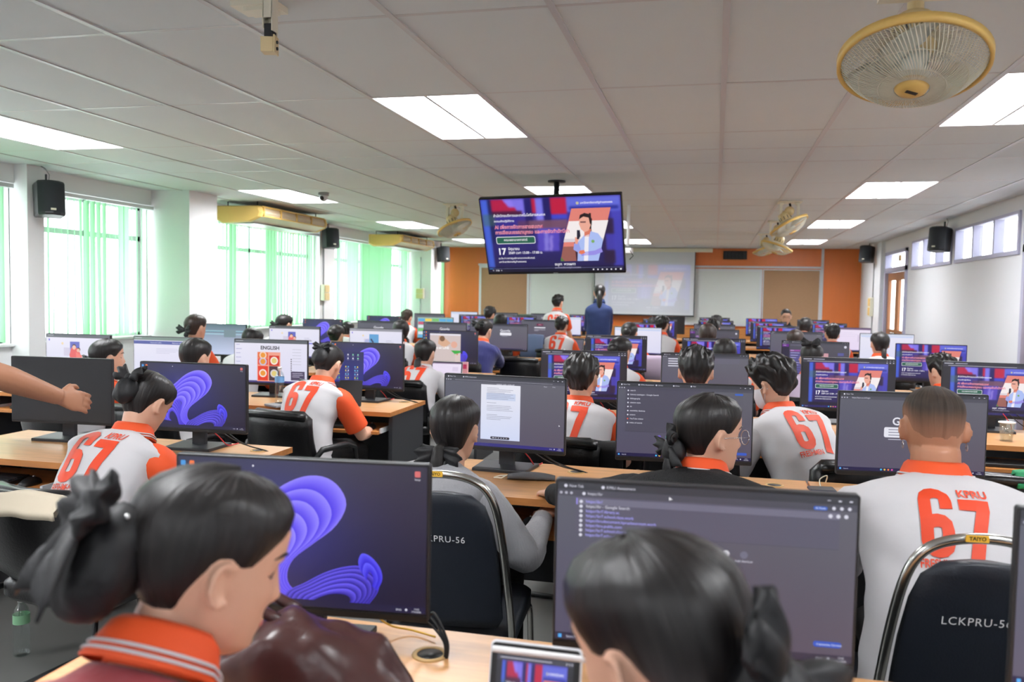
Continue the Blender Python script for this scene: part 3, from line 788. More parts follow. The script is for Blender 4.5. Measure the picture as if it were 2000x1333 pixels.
def petals(s):
    D_, L_ = (46, 20, 205), (138, 124, 255)
    ribbons(s, [(.16, .88), (.10, .70), (.14, .52), (.22, .43), (.30, .42), (.36, .50), (.39, .62), (.41, .78), (.42, .955)], [(.30, .90), (.28, .86), (.28, .80), (.29, .76), (.31, .75), (.33, .78), (.35, .84), (.36, .90), (.37, .955)], 6, .1, (40, 20, 180), (122, 108, 255))
    ribbons(s, [(.30, .50), (.27, .40), (.34, .30), (.43, .17), (.52, .10), (.60, .10), (.66, .17), (.685, .29), (.64, .44), (.55, .57), (.475, .68), (.45, .79), (.47, .88), (.55, .95)], [(.33, .66), (.325, .63), (.33, .60), (.345, .58), (.365, .57), (.385, .58), (.395, .61), (.395, .65), (.39, .69), (.385, .74), (.38, .80), (.385, .86), (.40, .91), (.43, .955)], 6, .4, (66, 44, 228), (150, 138, 255), .9, 44)
    ribbons(s, [(.435, .955), (.455, .90), (.52, .84), (.60, .76), (.68, .71), (.75, .70), (.81, .76), (.815, .86), (.78, .955)], [(.56, .955), (.575, .94), (.60, .92), (.63, .905), (.66, .90), (.685, .905), (.70, .92), (.705, .94), (.70, .955)], 6, .7, (26, 14, 120), (112, 98, 255), 1.2)
    ribbons(s, [(.74, .72), (.735, .66), (.75, .61), (.785, .63), (.82, .70), (.83, .78), (.81, .86)], [(.77, .80), (.77, .77), (.775, .74), (.78, .73), (.79, .75), (.795, .79), (.79, .83)], 2, .95, (40, 24, 200), (100, 96, 252))
def bloom_screen(icons=4, extra=None):
    s = Scr(.530, .298); s.raster(BLOOM); petals(s)
    ic = [(70, 150, 220), (240, 120, 60), (60, 120, 190), (230, 90, 60), (90, 160, 230), (220, 200, 90)]
    for k in range(icons):
        u, v = .022+.036*(k % 2), .05+.095*(k//2); s.rrect(u-.010, v-.022, u+.010, v+.012, ic[k % 6], 2, .004); s.text(('Recycle', 'Firefox', 'This PC', 'Access', 'Drive', 'Media')[k % 6], u, v+.034, .012, (230, 230, 240), 1, 0, True)
    s.rrect(.952, .03, .974, .07, (214, 110, 110), 1, .004); s.text('Setup', .963, .092, .013, (230, 230, 240), 1, 0, True)
    s.disc(.31, .045, .004, (235, 235, 245), 1, 8)
    taskbar(s, (26, 24, 60), False)
    if extra: extra(s)
    return s
reg('bloom', bloom_screen(4))
def start_menu(s):
    s.grad(.02, .20, .46, .90, [(40, 44, 96), (44, 50, 140), (38, 42, 130), (46, 48, 92)], 2)
    r = random.Random(4)
    for j in range(2):
        for i in range(5): s.disc(.10+.07*i, .27+.085*j, .010, r.choice([(230, 230, 240), (90, 180, 240), (240, 180, 80), (130, 220, 170)]), 3, 8); s.rect(.085+.07*i, .30+.085*j, .115+.07*i, .305+.085*j, (200, 200, 220), 3)
    s.text('Recommended', .08, .47, .02, TXW, 3)
    for j in range(4):
        for i in range(3):
            for t in range(2): s.disc(.08+.13*i+.035*t, .55+.085*j, .009, r.choice([(230, 230, 240), (240, 220, 80), (120, 200, 240), (130, 220, 130)]), 3, 8)
            s.rect(.07+.13*i, .585+.085*j, .125+.13*i, .59+.085*j, (200, 200, 220), 3)
reg('bloom_menu', bloom_screen(4, start_menu))
def line_win(s):
    s.rect(.13, .05, .70, .95, (206, 190, 188), 2); s.rect(.13, .05, .70, .085, (60, 60, 70), 3); s.rect(.13, .085, .70, .14, (226, 222, 232), 3)
    s.poly([(.30, .15), (.36, .15), (.52, .38), (.40, .52), (.28, .4)], (214, 170, 140), 3); s.disc(.36, .24, .05, (120, 86, 60), 4); s.disc(.58, .42, .06, (224, 170, 150), 3)
    s.text('ne on LINE', .22, .56, .075, (250, 248, 248), 5, .03); s.poly([(.52, .60), (.70, .60), (.70, .66), (.6, .72)], (60, 170, 70), 4); s.rect(.60, .70, .70, .95, (216, 196, 192), 4); s.disc(.64, .72, .012, (220, 90, 60), 5)
reg('bloom_line', bloom_screen(6, line_win))
# big dropdown browser (front right)
s = browser(2, 2)
s.disc(.092, .066, .006, TXW, 3, 8); s.text('https://kr', .105, .073, .018, TXW, 3)
s.rect(.065, .085, .945, .315, (88, 86, 104), 1); s.rect(.065, .095, .945, .135, (110, 108, 128), 2); s.rect(.066, .095, .070, .135, (150, 140, 235), 3)
for k, (t, c) in enumerate([('https://kr/', 1), ('https://kr - Google Search', 0), ('https://kr7.library.ac', 1), ('https://kr7.school.class.work', 1), ('https://krudocument.kpruclassroom.work', 1), ('https://kru.public.com', 1), ('https://kr7.school.class.net', 1), ('https://kr7.school.class.ac', 1)]):
    v = .122+.0385*k*.78; s.disc(.083, v-.006, .006, TXW, 4, 8); s.text(t, .10, v, .0185, (168, 164, 250) if c else TXW, 4, .006)
s.rect(.065, .3145, .945, .3165, (62, 60, 74), 2)
for k, c in enumerate([(120, 190, 90), (70, 120, 210), (222, 222, 230), (110, 110, 130)]): s.disc(.46+.06*k, .385, .013, c, 3); s.text(('Drive', 'KPRU Portal', 'Web Store', 'Add shortcut')[k], .46+.06*k, .43, .014, TXW, 3, .004, True)
s.rrect(.86, .06, .905, .082, (52, 96, 190), 3, .006); s.text('AI Mode', .866, .076, .012, (225, 235, 255), 4)
for k, u in enumerate((.925, .95, .975)): s.disc(u, .068, .006, TXW, 3, 8); s.disc(u-.01, .115, .007, TXW, 3, 8)
s.rrect(.875, .875, .965, .91, (44, 84, 190), 3, .008); s.text('Customize Chrome', .885, .899, .013, (225, 235, 255), 4)
s.poly([(.385, .055), (.385, .078), (.391, .073), (.397, .073)], (240, 240, 245), 5)
taskbar(s, (44, 42, 66)); reg('dropdown', s)
# list browser (second row)
s = browser(5); s.rect(.06, .06, .62, .66, (76, 74, 90), 1)
for k, t in enumerate(['search', 'Library catalogue - Google Search', 'bibliography', 'citation style', 'AI', 'mendeley desktop', 'zotero', 'YouTube videos', 'index of words']):
    v = .11+.055*k; s.disc(.078, v-.007, .006, (220, 90, 70) if k == 7 else TXW, 3, 8); s.text(t, .093, v, .020, TXW, 3, .006)
s.rect(.06, .658, .62, .662, (54, 52, 66), 2)
for k, c in enumerate([(110, 90, 190), (70, 170, 150), (130, 80, 170)]): s.disc(.32+.06*k, .72, .013, c, 3); s.rect(.295+.06*k, .755, .34+.06*k, .763, TXW, 3)
s.rrect(.87, .10, .93, .125, (52, 96, 190), 3, .006); taskbar(s); s.rrect(.88, .89, .97, .925, (44, 84, 190), 3, .008); reg('list', s)
# new tab (second row right)
s = browser(1, 2); s.text('https://kpru.ac.th/login', .08, .073, .018, TXW, 3); s.text('Google', .48, .40, .10, (226, 226, 236), 3, .02, True)
s.rrect(.31, .43, .69, .56, (226, 226, 236), 3, .012); s.bars(.34, .455, [.2, .26, .18], .035, .010, (120, 120, 140), 4); s.bars(.34, .58, [.12], .03, .01, (190, 190, 205), 4); taskbar(s); reg('newtab', s)
# document page
s = browser(2, 4); s.rect(.085, .066, .9, .068, TXW, 3); s.text('citation_style_guide.pdf', .44, .115, .02, TXW, 3, .004)
s.grad(.31, .115, .64, .90, [(226, 226, 236), (206, 214, 240), (204, 212, 240), (228, 228, 238)], 2); s.rect(.355, .235, .60, .335, (196, 206, 232), 3)
for v, ls in ((.16, (.10, .22, .20, .15)), (.245, (.22, .2, .23, .18)), (.37, (.08,)), (.41, (.2, .21, .19, .22)), (.54, (.09, .21, .2, .12))): s.bars(.36, v, ls, .022, .006, (150, 152, 170), 4)
s.rrect(.395, .855, .555, .89, (44, 44, 60), 4, .008); s.bars(.41, .868, [.02], .02, .008, TXW, 5)
for k in range(6): s.rect(.415+.022*k, .868, .425+.022*k, .876, TXW, 5)
s.text('Share', .83, .115, .016, TXW, 3); s.text('Print', .90, .115, .016, TXW, 3); s.poly([(.957, .63), (.957, .655), (.968, .647)], (240, 240, 245), 5)
taskbar(s, (40, 36, 120), False); reg('document', s)
# dark search, google dark variants
def gdark(tone, box=False, logo=(226, 226, 236)):
    s = browser(1, tone); s.text('Google', .5, .30, .10, logo, 3, .02, True)
    if box: s.rrect(.38, .33, .64, .44, (232, 232, 240), 3, .012); s.bars(.42, .47, [.14], .03, .01, (190, 190, 205), 3)
    else: s.rrect(.28, .36, .72, .43, (104, 106, 120), 2, .02)
    taskbar(s); return s
reg('google', gdark(6)); reg('google_box', gdark(8, True))
s = browser(2, 6); s.bars(.07, .10, [.12, .3, .26, .2], .05, .02, TXW, 3); s.rect(.07, .09, .9, .2, (98, 96, 112), 2); s.rrect(.46, .49, .58, .53, (226, 226, 236), 3, .015); s.disc(.52, .60, .008, TXW, 3, 8); s.rect(.50, .635, .54, .645, TXW, 3); taskbar(s); reg('search', s)
s = browser(1, 4); s.rrect(.42, .17, .60, .27, (110, 30, 70), 3, .01); s.text('KPRU', .51, .24, .04, (240, 180, 200), 4, .01, True); s.rect(.36, .33, .66, .38, (226, 226, 236), 3); s.bars(.36, .44, [.3, .12], .05, .018, (190, 190, 205), 3); taskbar(s); reg('pink_logo', s)
s = browser(1, 8); s.text('classroom', .9, .12, .02, TXW, 3); taskbar(s); reg('plain_dark', s)
# purple mail client
s = browser(2, -12); s.rect(0, .085, .11, .96, (40, 38, 62), 2); s.rect(.0, .085, .10, .16, (104, 34, 140), 3); s.text('Mail', .02, .135, .03, TXW, 4); s.rrect(.12, .09, .55, .13, (96, 92, 112), 3, .01)
for k in range(10): s.rect(.12, .24+.068*k, .29, .29+.068*k, (88, 84, 150) if k else (146, 76, 156), 3); s.rect(.13, .255+.068*k, .13+.05+.012*(k*7 % 9), .268+.068*k, (190, 186, 224), 4)
s.rect(.60, .32, .70, .46, (200, 150, 160), 3); s.rect(.84, .30, .93, .38, (80, 84, 150), 3); s.disc(.95, .13, .02, TXW, 3); taskbar(s); reg('purple_mail', s)
# slides in a browser
s = Scr(.530, .298); s.rect(0, 0, 1, 1, (34, 34, 42), 0); s.rect(0, 0, 1, .04, (44, 44, 54), 1); s.rect(0, .04, 1, .085, (58, 58, 70), 1); s.bars(.01, .015, [.09], 1, .012, TXW, 2); s.bars(.12, .015, [.12], 1, .012, (180, 180, 200), 2); s.rect(.05, .058, .72, .066, (190, 190, 205), 2)
for u in (.91, .945, .98): s.disc(u, .022, .004, TXW, 2, 8); s.disc(u, .062, .006, TXW, 2, 8)
slide(s, .075, .085, .925, .95, 1, False); taskbar(s, (22, 20, 96)); reg('slide', s)
s = Scr(.530, .298); slide(s, 0, 0, 1, 1, 0, False); reg('slide_full', s)
# white pages
def white_page(hdr=(92, 96, 104)):
    s = Scr(.530, .298); s.grad(0, 0, 1, 1, [(228, 226, 240), (214, 216, 238), (214, 214, 238), (226, 224, 240)], 0); s.rect(0, 0, 1, .075, hdr, 1); s.bars(.02, .02, [.1], 1, .012, (190, 194, 200), 2); taskbar(s, (60, 56, 120), False); return s
def illus(s, c1, c2):
    s.rect(.04, .11, .06, .16, (120, 110, 220), 2); s.disc(.26, .22, .018, (236, 214, 170), 2); s.rect(.28, .32, .40, .52, (206, 200, 222), 2); s.rect(.38, .17, .53, .60, (94, 100, 190), 2)
    s.poly([(.40, .32), (.37, .50), (.40, .72), (.54, .72), (.56, .55), (.52, .36), (.46, .3)], c1, 3); s.disc(.445, .31, .030, (236, 190, 170), 4); s.disc(.445, .285, .032, (70, 34, 38), 3); s.disc(.51, .38, .026, (230, 180, 160), 4); s.disc(.515, .36, .028, (60, 30, 34), 3)
    s.poly([(.47, .42), (.48, .62), (.56, .66), (.57, .5)], c2, 4); s.rect(.31, .62, .42, .90, (240, 238, 246), 4); s.rect(.325, .66, .405, .88, (110, 60, 110), 5); s.rect(.325, .66, .36, .88, (110, 180, 110), 6)
    s.bars(.70, .36, [.1, .14], .05, .012, (170, 168, 190), 3); s.rect(.67, .52, .93, .555, (84, 78, 210), 3); s.rect(.72, .44, .85, .465, (110, 106, 120), 3)
s = white_page(); illus(s, (226, 92, 92), (236, 120, 110)); reg('illustration', s)
s = white_page((150, 150, 160)); illus(s, (236, 190, 150), (90, 150, 200)); s.rect(.38, .17, .56, .5, (96, 160, 210), 5); s.disc(.34, .42, .05, (176, 180, 220), 5); s.poly([(.42, .3), (.47, .42), (.45, .46), (.40, .34)], (60, 60, 90), 6); reg('illustration_blue', s)
s = white_page((120, 140, 132)); s.rect(0, .09, 1, .17, (82, 92, 160), 2); s.text('Document outline', .25, .145, .03, (214, 218, 240), 3); s.text('Reference table', .58, .145, .03, (230, 230, 244), 3); s.bars(.34, .27, [.32, .35, .3, .2], .035, .010, (190, 190, 214), 3); reg('blue_header', s)
s = white_page((92, 98, 104)); s.bars(.02, .11, [.05, .08, .06, .07, .06, .08], .1, .012, (150, 150, 200), 3); s.text('ENGLISH', .36, .22, .085, (40, 38, 46), 3, .03)
s.rect(.315, .28, .635, .97, (236, 160, 140), 3)
for (u, v, du, dv, c, e) in ((.325, .29, .14, .13, (226, 110, 60), (240, 210, 190)), (.325, .43, .14, .15, (226, 80, 60), (190, 190, 220)), (.48, .36, .14, .24, (206, 50, 30), (244, 230, 220)), (.325, .61, .14, .34, (226, 60, 36), (238, 226, 220)), (.48, .61, .14, .34, (70, 50, 60), (214, 206, 214))):
    s.rect(u, v, u+du, v+dv, c, 4); s.disc(u+du*.5, v+dv*.5, min(du, dv)*.38, e, 5, 16); s.disc(u+du*.5, v+dv*.5, min(du, dv)*.26, (232, 150, 50) if u < .4 else (224, 200, 120), 6, 14)
for k in range(6): s.bars(.80, .20+.07*k, [.12], .1, .012, (190, 190, 206), 3); s.disc(.785, .44+.05*k, .009, (90, 80, 90), 3, 8)
s.rect(.78, .72, .97, .93, (74, 68, 96), 3); s.bars(.80, .76, [.14, .15, .1], .04, .012, (190, 186, 210), 4); reg('food_page', s)
s = white_page((206, 212, 230)); s.bars(.1, .14, [.3], .05, .012, (190, 196, 220), 3); s.rect(.02, .08, .98, .11, (180, 200, 240), 2); reg('white_page', s)
s = white_page((110, 84, 120)); s.grad(0, .075, 1, .95, [(232, 220, 240), (226, 212, 238), (226, 212, 238), (232, 222, 240)], 1); s.bars(.2, .2, [.4, .5, .45], .08, .01, (206, 196, 222), 3); s.rect(.7, .3, .9, .6, (214, 200, 226), 3); reg('pink_page', s)
s = Scr(.530, .298); s.grad(0, 0, 1, 1, [(96, 120, 134), (190, 206, 236), (200, 206, 236), (90, 112, 124)], 0); s.rect(0, .2, 1, .24, (150, 190, 206), 1); s.rect(0, .30, 1, .34, (160, 196, 214), 1); s.rect(.56, .18, .80, .42, (120, 140, 150), 2); s.rect(0, .24, 1, .26, (80, 110, 130), 1); reg('cyan_page', s)
s = Scr(.530, .298); s.rect(0, 0, 1, 1, (150, 180, 170), 0); r_ = random.Random(8)
for k in range(26): s.rect(.02+.2*(k % 5), .06+.16*(k//5), .2+.2*(k % 5), .19+.16*(k//5), r_.choice([(230, 120, 60), (90, 170, 220), (240, 210, 80), (120, 190, 110), (220, 230, 240), (200, 90, 120)]), 1)
reg('colour_page', s)
s = Scr(.530, .298); s.grad(0, 0, 1, 1, [(16, 17, 19)]*4, 0); reg('off', s)
# ================================================================== TELEVISION AND PROJECTION SCREEN
TVW, TVH = 1.23, .71
root = empty('hanging_television', (-1.381, 7.162, 2.007)); tag(root, 'large television hung from the ceiling showing the speaker slide', 'television')
root.rotation_euler = (Rz(-.010) @ Rx(.437) @ Ry(-.027)).to_euler()
b = MB(); b.rbox((0, .025, 0), (TVW, .05, TVH), .008, axis='y'); b.box((0, .07, -.04), (.8, .05, .45)); b.build('body', M['black_pl'], root)
s = Scr(TVW-.022, TVH-.035); slide(s, 0, 0, 1, 1, 0, True); me = s.mesh('screen_television', M['screen']); o = link_mesh('screen', me, root); o.location = (0, -.0015, .006)
b = MB(); b.box((0, -.002, -TVH/2+.008), (.04, .003, .006)); b.build('badge', M['grey_pl'], root)
b = MB(); b.box((0, .11, .05), (.36, .04, .3)); b.build('bracket', M['dark_pl'], root)
pole = MB(); inv = root.rotation_euler.to_matrix().inverted()
def tl(p): return inv @ (Vector(p)-Vector(root.location))
pole.tube([tl((-1.40, 7.42, 2.05)), tl((-1.40, 7.42, ZC))], .025, 12); pole.tube([tl((-1.40, 7.42, 2.06)), tl((-1.385, 7.25, 2.02))], .02, 8); pole.build('ceiling_pole', M['dark_pl'], root)
pl = MB(); pl.tube([tl((-1.40, 7.42, ZC-.012)), tl((-1.40, 7.42, ZC))], .08, 16); pl.build('ceiling_flange', M['dark_pl'], root)

# pull-down screen
sx0, sx1 = xb(1164, 560), xb(1356, 560); sz1 = 2.43; sz0 = 1.13
root = empty('projection_screen', ((sx0+sx1)/2, YB-.16, (sz0+sz1)/2)); tag(root, 'white pull-down projection screen showing the same slide faintly', 'screen')
sw, sh = sx1-sx0, sz1-sz0
b = MB(); b.box((0, 0, 0), (sw, .004, sh)); b.build('fabric', mat('matt_screen_fabric', (214, 216, 222), .9), root)
f = MB(); f.box((-sw/2-.008, 0, 0), (.016, .006, sh)); f.box((sw/2+.008, 0, 0), (.016, .006, sh)); f.box((0, 0, -sh/2), (sw+.03, .02, .025)); f.build('border', M['dark_pl'], root)
c = MB(); c.box((.12, .01, sh/2+.03), (sw+.45, .08, .075)); c.build('case', M['cream_pale'], root)
M['projected'] = screen_mat('glowing_picture', .30, .9); M['projected'].node_tree.nodes['Principled BSDF'].inputs['Base Color'].default_value = (*lin((206, 208, 216)), 1)  # projected light put into the picture as a faint glow of its own
iw, ih = 1.74, .98
s = Scr(iw, ih); slide(s, 0, 0, 1, 1, 0, False)
for k in range(len(s.c)):
    s.c[k] = [tuple([.55*x+.02 for x in c[:3]]+[1]) for c in s.c[k]]
o = link_mesh('glowing_picture', s.mesh('glowing_picture', M['projected']), root); o.location = (.06, -.004, -.10)
# small white bracket with dark cable beside the television, modelled as a projector
p = at_y(1226, 490, 9.4); root = empty('projector', (p.x, 9.4, ZC)); tag(root, 'small white ceiling bracket just right of the television', 'projector')
b = MB(); b.rbox((0, 0, p.z-ZC), (.11, .12, .06), .02, axis='z'); b.build('body', M['white'], root)
b = MB(); b.cyl((.02, .062, p.z-ZC), .018, .02, 'y'); b.build('lens', M['black_pl'], root)
b = MB(); b.cyl((0, 0, (p.z-ZC+.05)/2), .018, -(p.z-ZC+.05)); b.build('pole', M['white'], root)
b = MB(); b.tube([(.03, -.06, p.z-ZC), (.07, -.08, p.z-ZC-.06), (.03, -.07, p.z-ZC-.1)], .005, 5); b.build('cable', M['black_pl'], root)
# ================================================================== DESKS, MONITORS, CHAIRS
ROWY = [1.55, 3.43, 5.32, 7.48, 9.65, 11.65, 13.7, 15.75]
LCOL = [None, [None, None, -3.06, -2.34], [-4.49, -3.78, -3.01, -2.29], [-4.78, -3.98, -3.13, -2.39]]+[[-4.75, -3.95, -3.15, -2.40]]*4
RCOL = [[-.81, -.01, .775, None], [-.855, -.108, .737, None], [-.79, -.05, .79, 1.58], [-.84, 0, .83, 1.74], [-.85, 0, .87, 1.80], [-.86, 0, .82, 1.70], [-.85, .02, .82, 1.70], [-.80, .0, .82, 1.70]]
ORD = ['first', 'second', 'third', 'fourth', 'fifth', 'sixth', 'seventh', 'eighth']
SEATL = ['by the windows', 'second from the windows', 'third from the windows', 'left of the aisle']
SEATR = ['right of the aisle', 'second from the aisle', 'third from the aisle', 'by the corridor wall']
DZ = .75
def desk(x0, x1, Y, label, group):
    y0, y1 = Y-.46, Y+.19; root = empty('computer_desk', ((x0+x1)/2, (y0+y1)/2, 0)); tag(root, label, 'desk', group)
    hw, hd = (x1-x0)/2-.003, (y1-y0)/2
    b = MB(); b.box((0, 0, DZ-.014), (2*hw, 2*hd-.004, .026)); b.build('desk_top', M['oak'], root)
    e = MB(); e.box((0, -hd+.001, DZ-.014), (2*hw, .003, .027)); e.box((-hw+.0005, 0, DZ-.014), (.003, 2*hd, .027)); e.box((hw-.0005, 0, DZ-.014), (.003, 2*hd, .027)); e.build('edge_band', M['oak_edge'], root)
    for s in (-1, 1):
        p = MB(); p.box((s*(hw-.02), .02, (DZ-.028)/2), (.025, 2*hd-.08, DZ-.028)); p.build('side_panel', M['desk_side'], root)
    p = MB(); p.box((0, hd-.08, .48), (2*hw-.07, .018, .46)); p.build('modesty_panel', M['desk_side'], root)
    p = MB(); p.box((0, .12, (DZ-.028)/2), (.02, 2*hd-.36, DZ-.028)); p.build('divider_panel', M['desk_side'], root)
    for s in (-1, 1):
        t = MB(); t.box((s*hw/2, -hd+.13, DZ-.125), (hw-.12, .36, .018)); tr = t.build('keyboard_tray', M['oak_edge'], root)
        for q in (-1, 1):
            r = MB(); r.box((s*hw/2+q*(hw-.11)/2, -hd+.15, DZ-.115), (.012, .34, .03)); r.build('tray_runner', M['alu'], tr)
        g = MB(); R = []
        gx_, gy_ = s*hw/2+.27, hd-.13
        for k in range(20):
            t_ = 2*math.pi*k/20; c_, s_ = math.cos(t_), math.sin(t_)
            R.append([(gx_+c_*q, gy_+s_*q, DZ-.001+z) for q, z in ((.026, 0), (.028, .003), (.036, .003), (.038, 0))])
        g.rings(R, False, 0, True, closed=True); gr = g.build('grommet', M['tan'], root)
        h = MB(); h.cyl((gx_, gy_, DZ-.0005), .027, .002, n=18); h.build('grommet_hole', M['black_pl'], gr)
    return root
for r, Y in enumerate(ROWY):
    if r >= 1:
        xs = [(-3.43, -1.93), (-4.95, -3.44)] if r < 3 else [(-3.53, -1.99), (-5.1, -3.54)]
        for k, (a, b_) in enumerate(xs):
            if r == 1 and k == 1: continue
            desk(a, b_, Y, 'oak topped computer desk, %s row, left block, %s half' % (ORD[r], ('aisle', 'window')[k]), 'two-seat computer desks')
    xs = [(-1.22, .385), (.39, 2.0)] if r < 4 else [(-1.25, .42), (.425, 2.1)]
    for k, (a, b_) in enumerate(xs):
        desk(a, b_, Y, 'oak topped computer desk, %s row, right block, %s half' % (ORD[r], ('aisle', 'corridor')[k]), 'two-seat computer desks')

# monitor parts shared by every copy
def _mesh(mb, name, m):
    me = mb.mesh(name); me.materials.append(m); return me
b = MB(); b.rbox((0, .011, .239), (.540, .022, .322), .006, axis='y'); b.box((0, .03, .23), (.30, .03, .2)); ME_body = _mesh(b, 'monitor_housing', M['dark_pl'])
b = MB(); b.box((0, .062, .115), (.065, .022, .22)); b.box((0, .045, .20), (.09, .04, .09)); ME_neck = _mesh(b, 'monitor_neck', M['dark_pl'])
b = MB()
V = [(-.125, .13), (.125, .13), (.115, -.06), (-.115, -.06)]
b.rings([[(x, y, 0) for x, y in V[::-1]], [(x, y, .010) for x, y in V[::-1]], [(x*.985, y*.985, .013) for x, y in V[::-1]]], True, 0, False); ME_base = _mesh(b, 'monitor_base', M['dark_pl'])
b = MB(); b.box((0, -.001, .086), (.535, .002, .012)); ME_chin = _mesh(b, 'monitor_chin', M['black_pl'])
WHAT = {'bloom': 'blue ribbon wallpaper', 'bloom_menu': 'start menu over blue wallpaper', 'bloom_line': 'pink chat page over blue wallpaper', 'dropdown': 'address dropdown list', 'list': 'dark search list', 'newtab': 'dark new tab page', 'document': 'white document page', 'google': 'dark search home page', 'google_box': 'dark page with white search box', 'search': 'dark search results', 'pink_logo': 'dark page with pink logo', 'plain_dark': 'plain dark page', 'purple_mail': 'purple list page', 'slide': 'speaker slide in a window', 'slide_full': 'full-screen speaker slide', 'illustration': 'white page with two red figures', 'illustration_blue': 'white page with blue picture', 'blue_header': 'white page with blue header', 'food_page': 'food photo page', 'white_page': 'white page', 'pink_page': 'pale pink page', 'cyan_page': 'pale blue page', 'colour_page': 'colourful tiles page', 'off': 'black switched-off screen'}
def monitor(x, y, design, seat, rz=0.0):
    root = empty('monitor', (x, y, DZ), rz)
    tag(root, 'monitor with %s, %s' % (WHAT[design], seat), 'monitor', 'classroom monitors')
    link_mesh('housing', ME_body, root); o = link_mesh('screen', D[design], root); o.location = (0, -.0008, .2455)
    link_mesh('neck', ME_neck, root); link_mesh('base', ME_base, root); link_mesh('chin', ME_chin, root)
    return root
PLAN_L = {1: [None, None, 'off', 'bloom'], 2: ['illustration', 'blue_header', 'food_page', 'bloom_menu'], 3: ['cyan_page', 'illustration', 'illustration_blue', 'bloom_line'], 4: ['bloom', 'google', 'google', 'google_box'], 5: ['bloom', 'colour_page', 'search', 'pink_logo'], 6: ['plain_dark', 'slide', 'slide', 'white_page'], 7: ['white_page', 'plain_dark', 'google', 'slide']}
PLAN_R = {0: ['bloom', 'dropdown', 'plain_dark', None], 1: ['document', 'list', 'newtab', None], 2: ['slide', 'search', 'slide', 'slide'], 3: ['slide', 'slide', 'purple_mail', 'slide_full'], 4: ['white_page', 'purple_mail', 'plain_dark', 'white_page'], 5: ['slide', 'plain_dark', 'slide', 'pink_page'], 6: ['slide', 'slide', 'slide', 'slide'], 7: ['off', 'slide', 'slide_full', 'slide']}
YAWS = {(0, 'R', 0): 5.5, (0, 'R', 1): 3.6, (1, 'R', 0): -4, (1, 'R', 1): 5, (1, 'R', 2): 7, (1, 'L', 3): 3, (1, 'L', 2): 4, (2, 'L', 2): 6, (2, 'R', 0): 9, (2, 'R', 1): 10, (2, 'R', 2): 4, (2, 'R', 3): -4, (3, 'R', 0): 10, (3, 'R', 1): 9}
DY = {(2, 'L', 0): -.2, (2, 'L', 1): -.08, (2, 'R', 0): -.08, (2, 'R', 1): .1, (2, 'R', 2): .06, (2, 'R', 3): .18, (3, 'R', 3): .3, (4, 'R', 3): .3, (4, 'R', 0): .2, (4, 'R', 1): .2, (4, 'L', 1): -.2}
rr_ = random.Random(2)
for r, Y in enumerate(ROWY):
    for side, cols, plan, seats in (('L', LCOL[r], PLAN_L.get(r), SEATL), ('R', RCOL[r], PLAN_R.get(r), SEATR)):
        if cols is None: continue
        for k, x in enumerate(cols):
            if x is None or not plan[k]: continue
            dy = max(-.12, min(.06, DY.get((r, side, k), 0)))
            monitor(x, Y+dy, plan[k], '%s row, %s' % (ORD[r], seats[k]), math.radians(YAWS.get((r, side, k), rr_.uniform(-3, 4))))

# ---- chairs
def office_chair(arms=True):
    root = empty('office_chair')          # faces +y, origin on floor under the seat
    b = MB(); R = []
    for j in range(9):
        t = j/8; z = .47+.345*t; y = -.23-.07*t-.03*math.sin(t*math.pi); hw = .235-.02*t-(.05 if j == 8 else 0)-(.015 if j == 0 else 0); th = .045 if 0 < j < 8 else .02
        ring = []
        for k in range(16):
            a = 2*math.pi*k/16; c, s = math.cos(a), math.sin(a)
            x = hw*math.copysign(abs(c)**.5, c); yy = th*math.copysign(abs(s)**.6, s)
            ring.append((x, y+yy+.05*(x/hw)**2*.9, z))
        R.append(ring)
    b.rings(R[::-1], True); b.build('backrest', M['leather'], root)
    p = MB(); P = []
    for k in range(13):
        u = -1+2*k/12; P.append((u*.21, -.352+.045*u*u, .80-.012*u*u))
    p.tube(P, .022, 8); p.build('top_roll', M['leather'], root)
    s = MB(); s.rbox((0, 0, .42), (.47, .46, .08), .08, axis='z', smooth=True); s.build('seat', M['leather'], root)
    for sx in (-1, 1):
        l = MB(); l.tube([(sx*.23, -.24, .56), (sx*.24, -.25, .42), (sx*.24, .20, .40), (sx*.24, .23, .36), (sx*.24, .20, .03), (sx*.24, .16, .015), (sx*.24, -.26, .015)], .0125, 8); l.build('leg', M['black_pl'], root)
        if arms:
            a = MB(); a.tube([(sx*.245, -.26, .55), (sx*.265, -.22, .60), (sx*.27, .0, .60), (sx*.265, .10, .57), (sx*.25, .16, .40)], [.014, .018, .018, .014, .012], 8); a.build('armrest', M['black_pl'], root)
    f = MB(); f.tube([(-.24, -.25, .015), (.24, -.25, .015)], .0125, 8); f.build('floor_rail', M['black_pl'], root)
    return root
CH0 = office_chair(); CH_used = False
def chair(x, y, rz, label):
    global CH_used
    o = CH0 if not CH_used else copy_tree(CH0); CH_used = True
    o.location = (x, y, 0); o.rotation_euler = (0, 0, rz); tag(o, label, 'chair', 'black leatherette chairs'); return o
def text_part(name, s, size, m, parent, loc, rot, bold=.0, sx=1.0, spacing=1.0, thick=.0):
    V, F = text_geo(s, bold, spacing); V = V*size/.72
    if len(V) == 0: return None
    V[:, 0] = (V[:, 0]-(V[:, 0].max()+V[:, 0].min())/2)*sx
    me = bpy.data.meshes.new(name); me.from_pydata([(p[0], 0, p[1]) for p in V], [], F); me.materials.append(m); me.update()
    o = link_mesh(name, me, parent); o.location = loc; o.rotation_euler = rot; return o
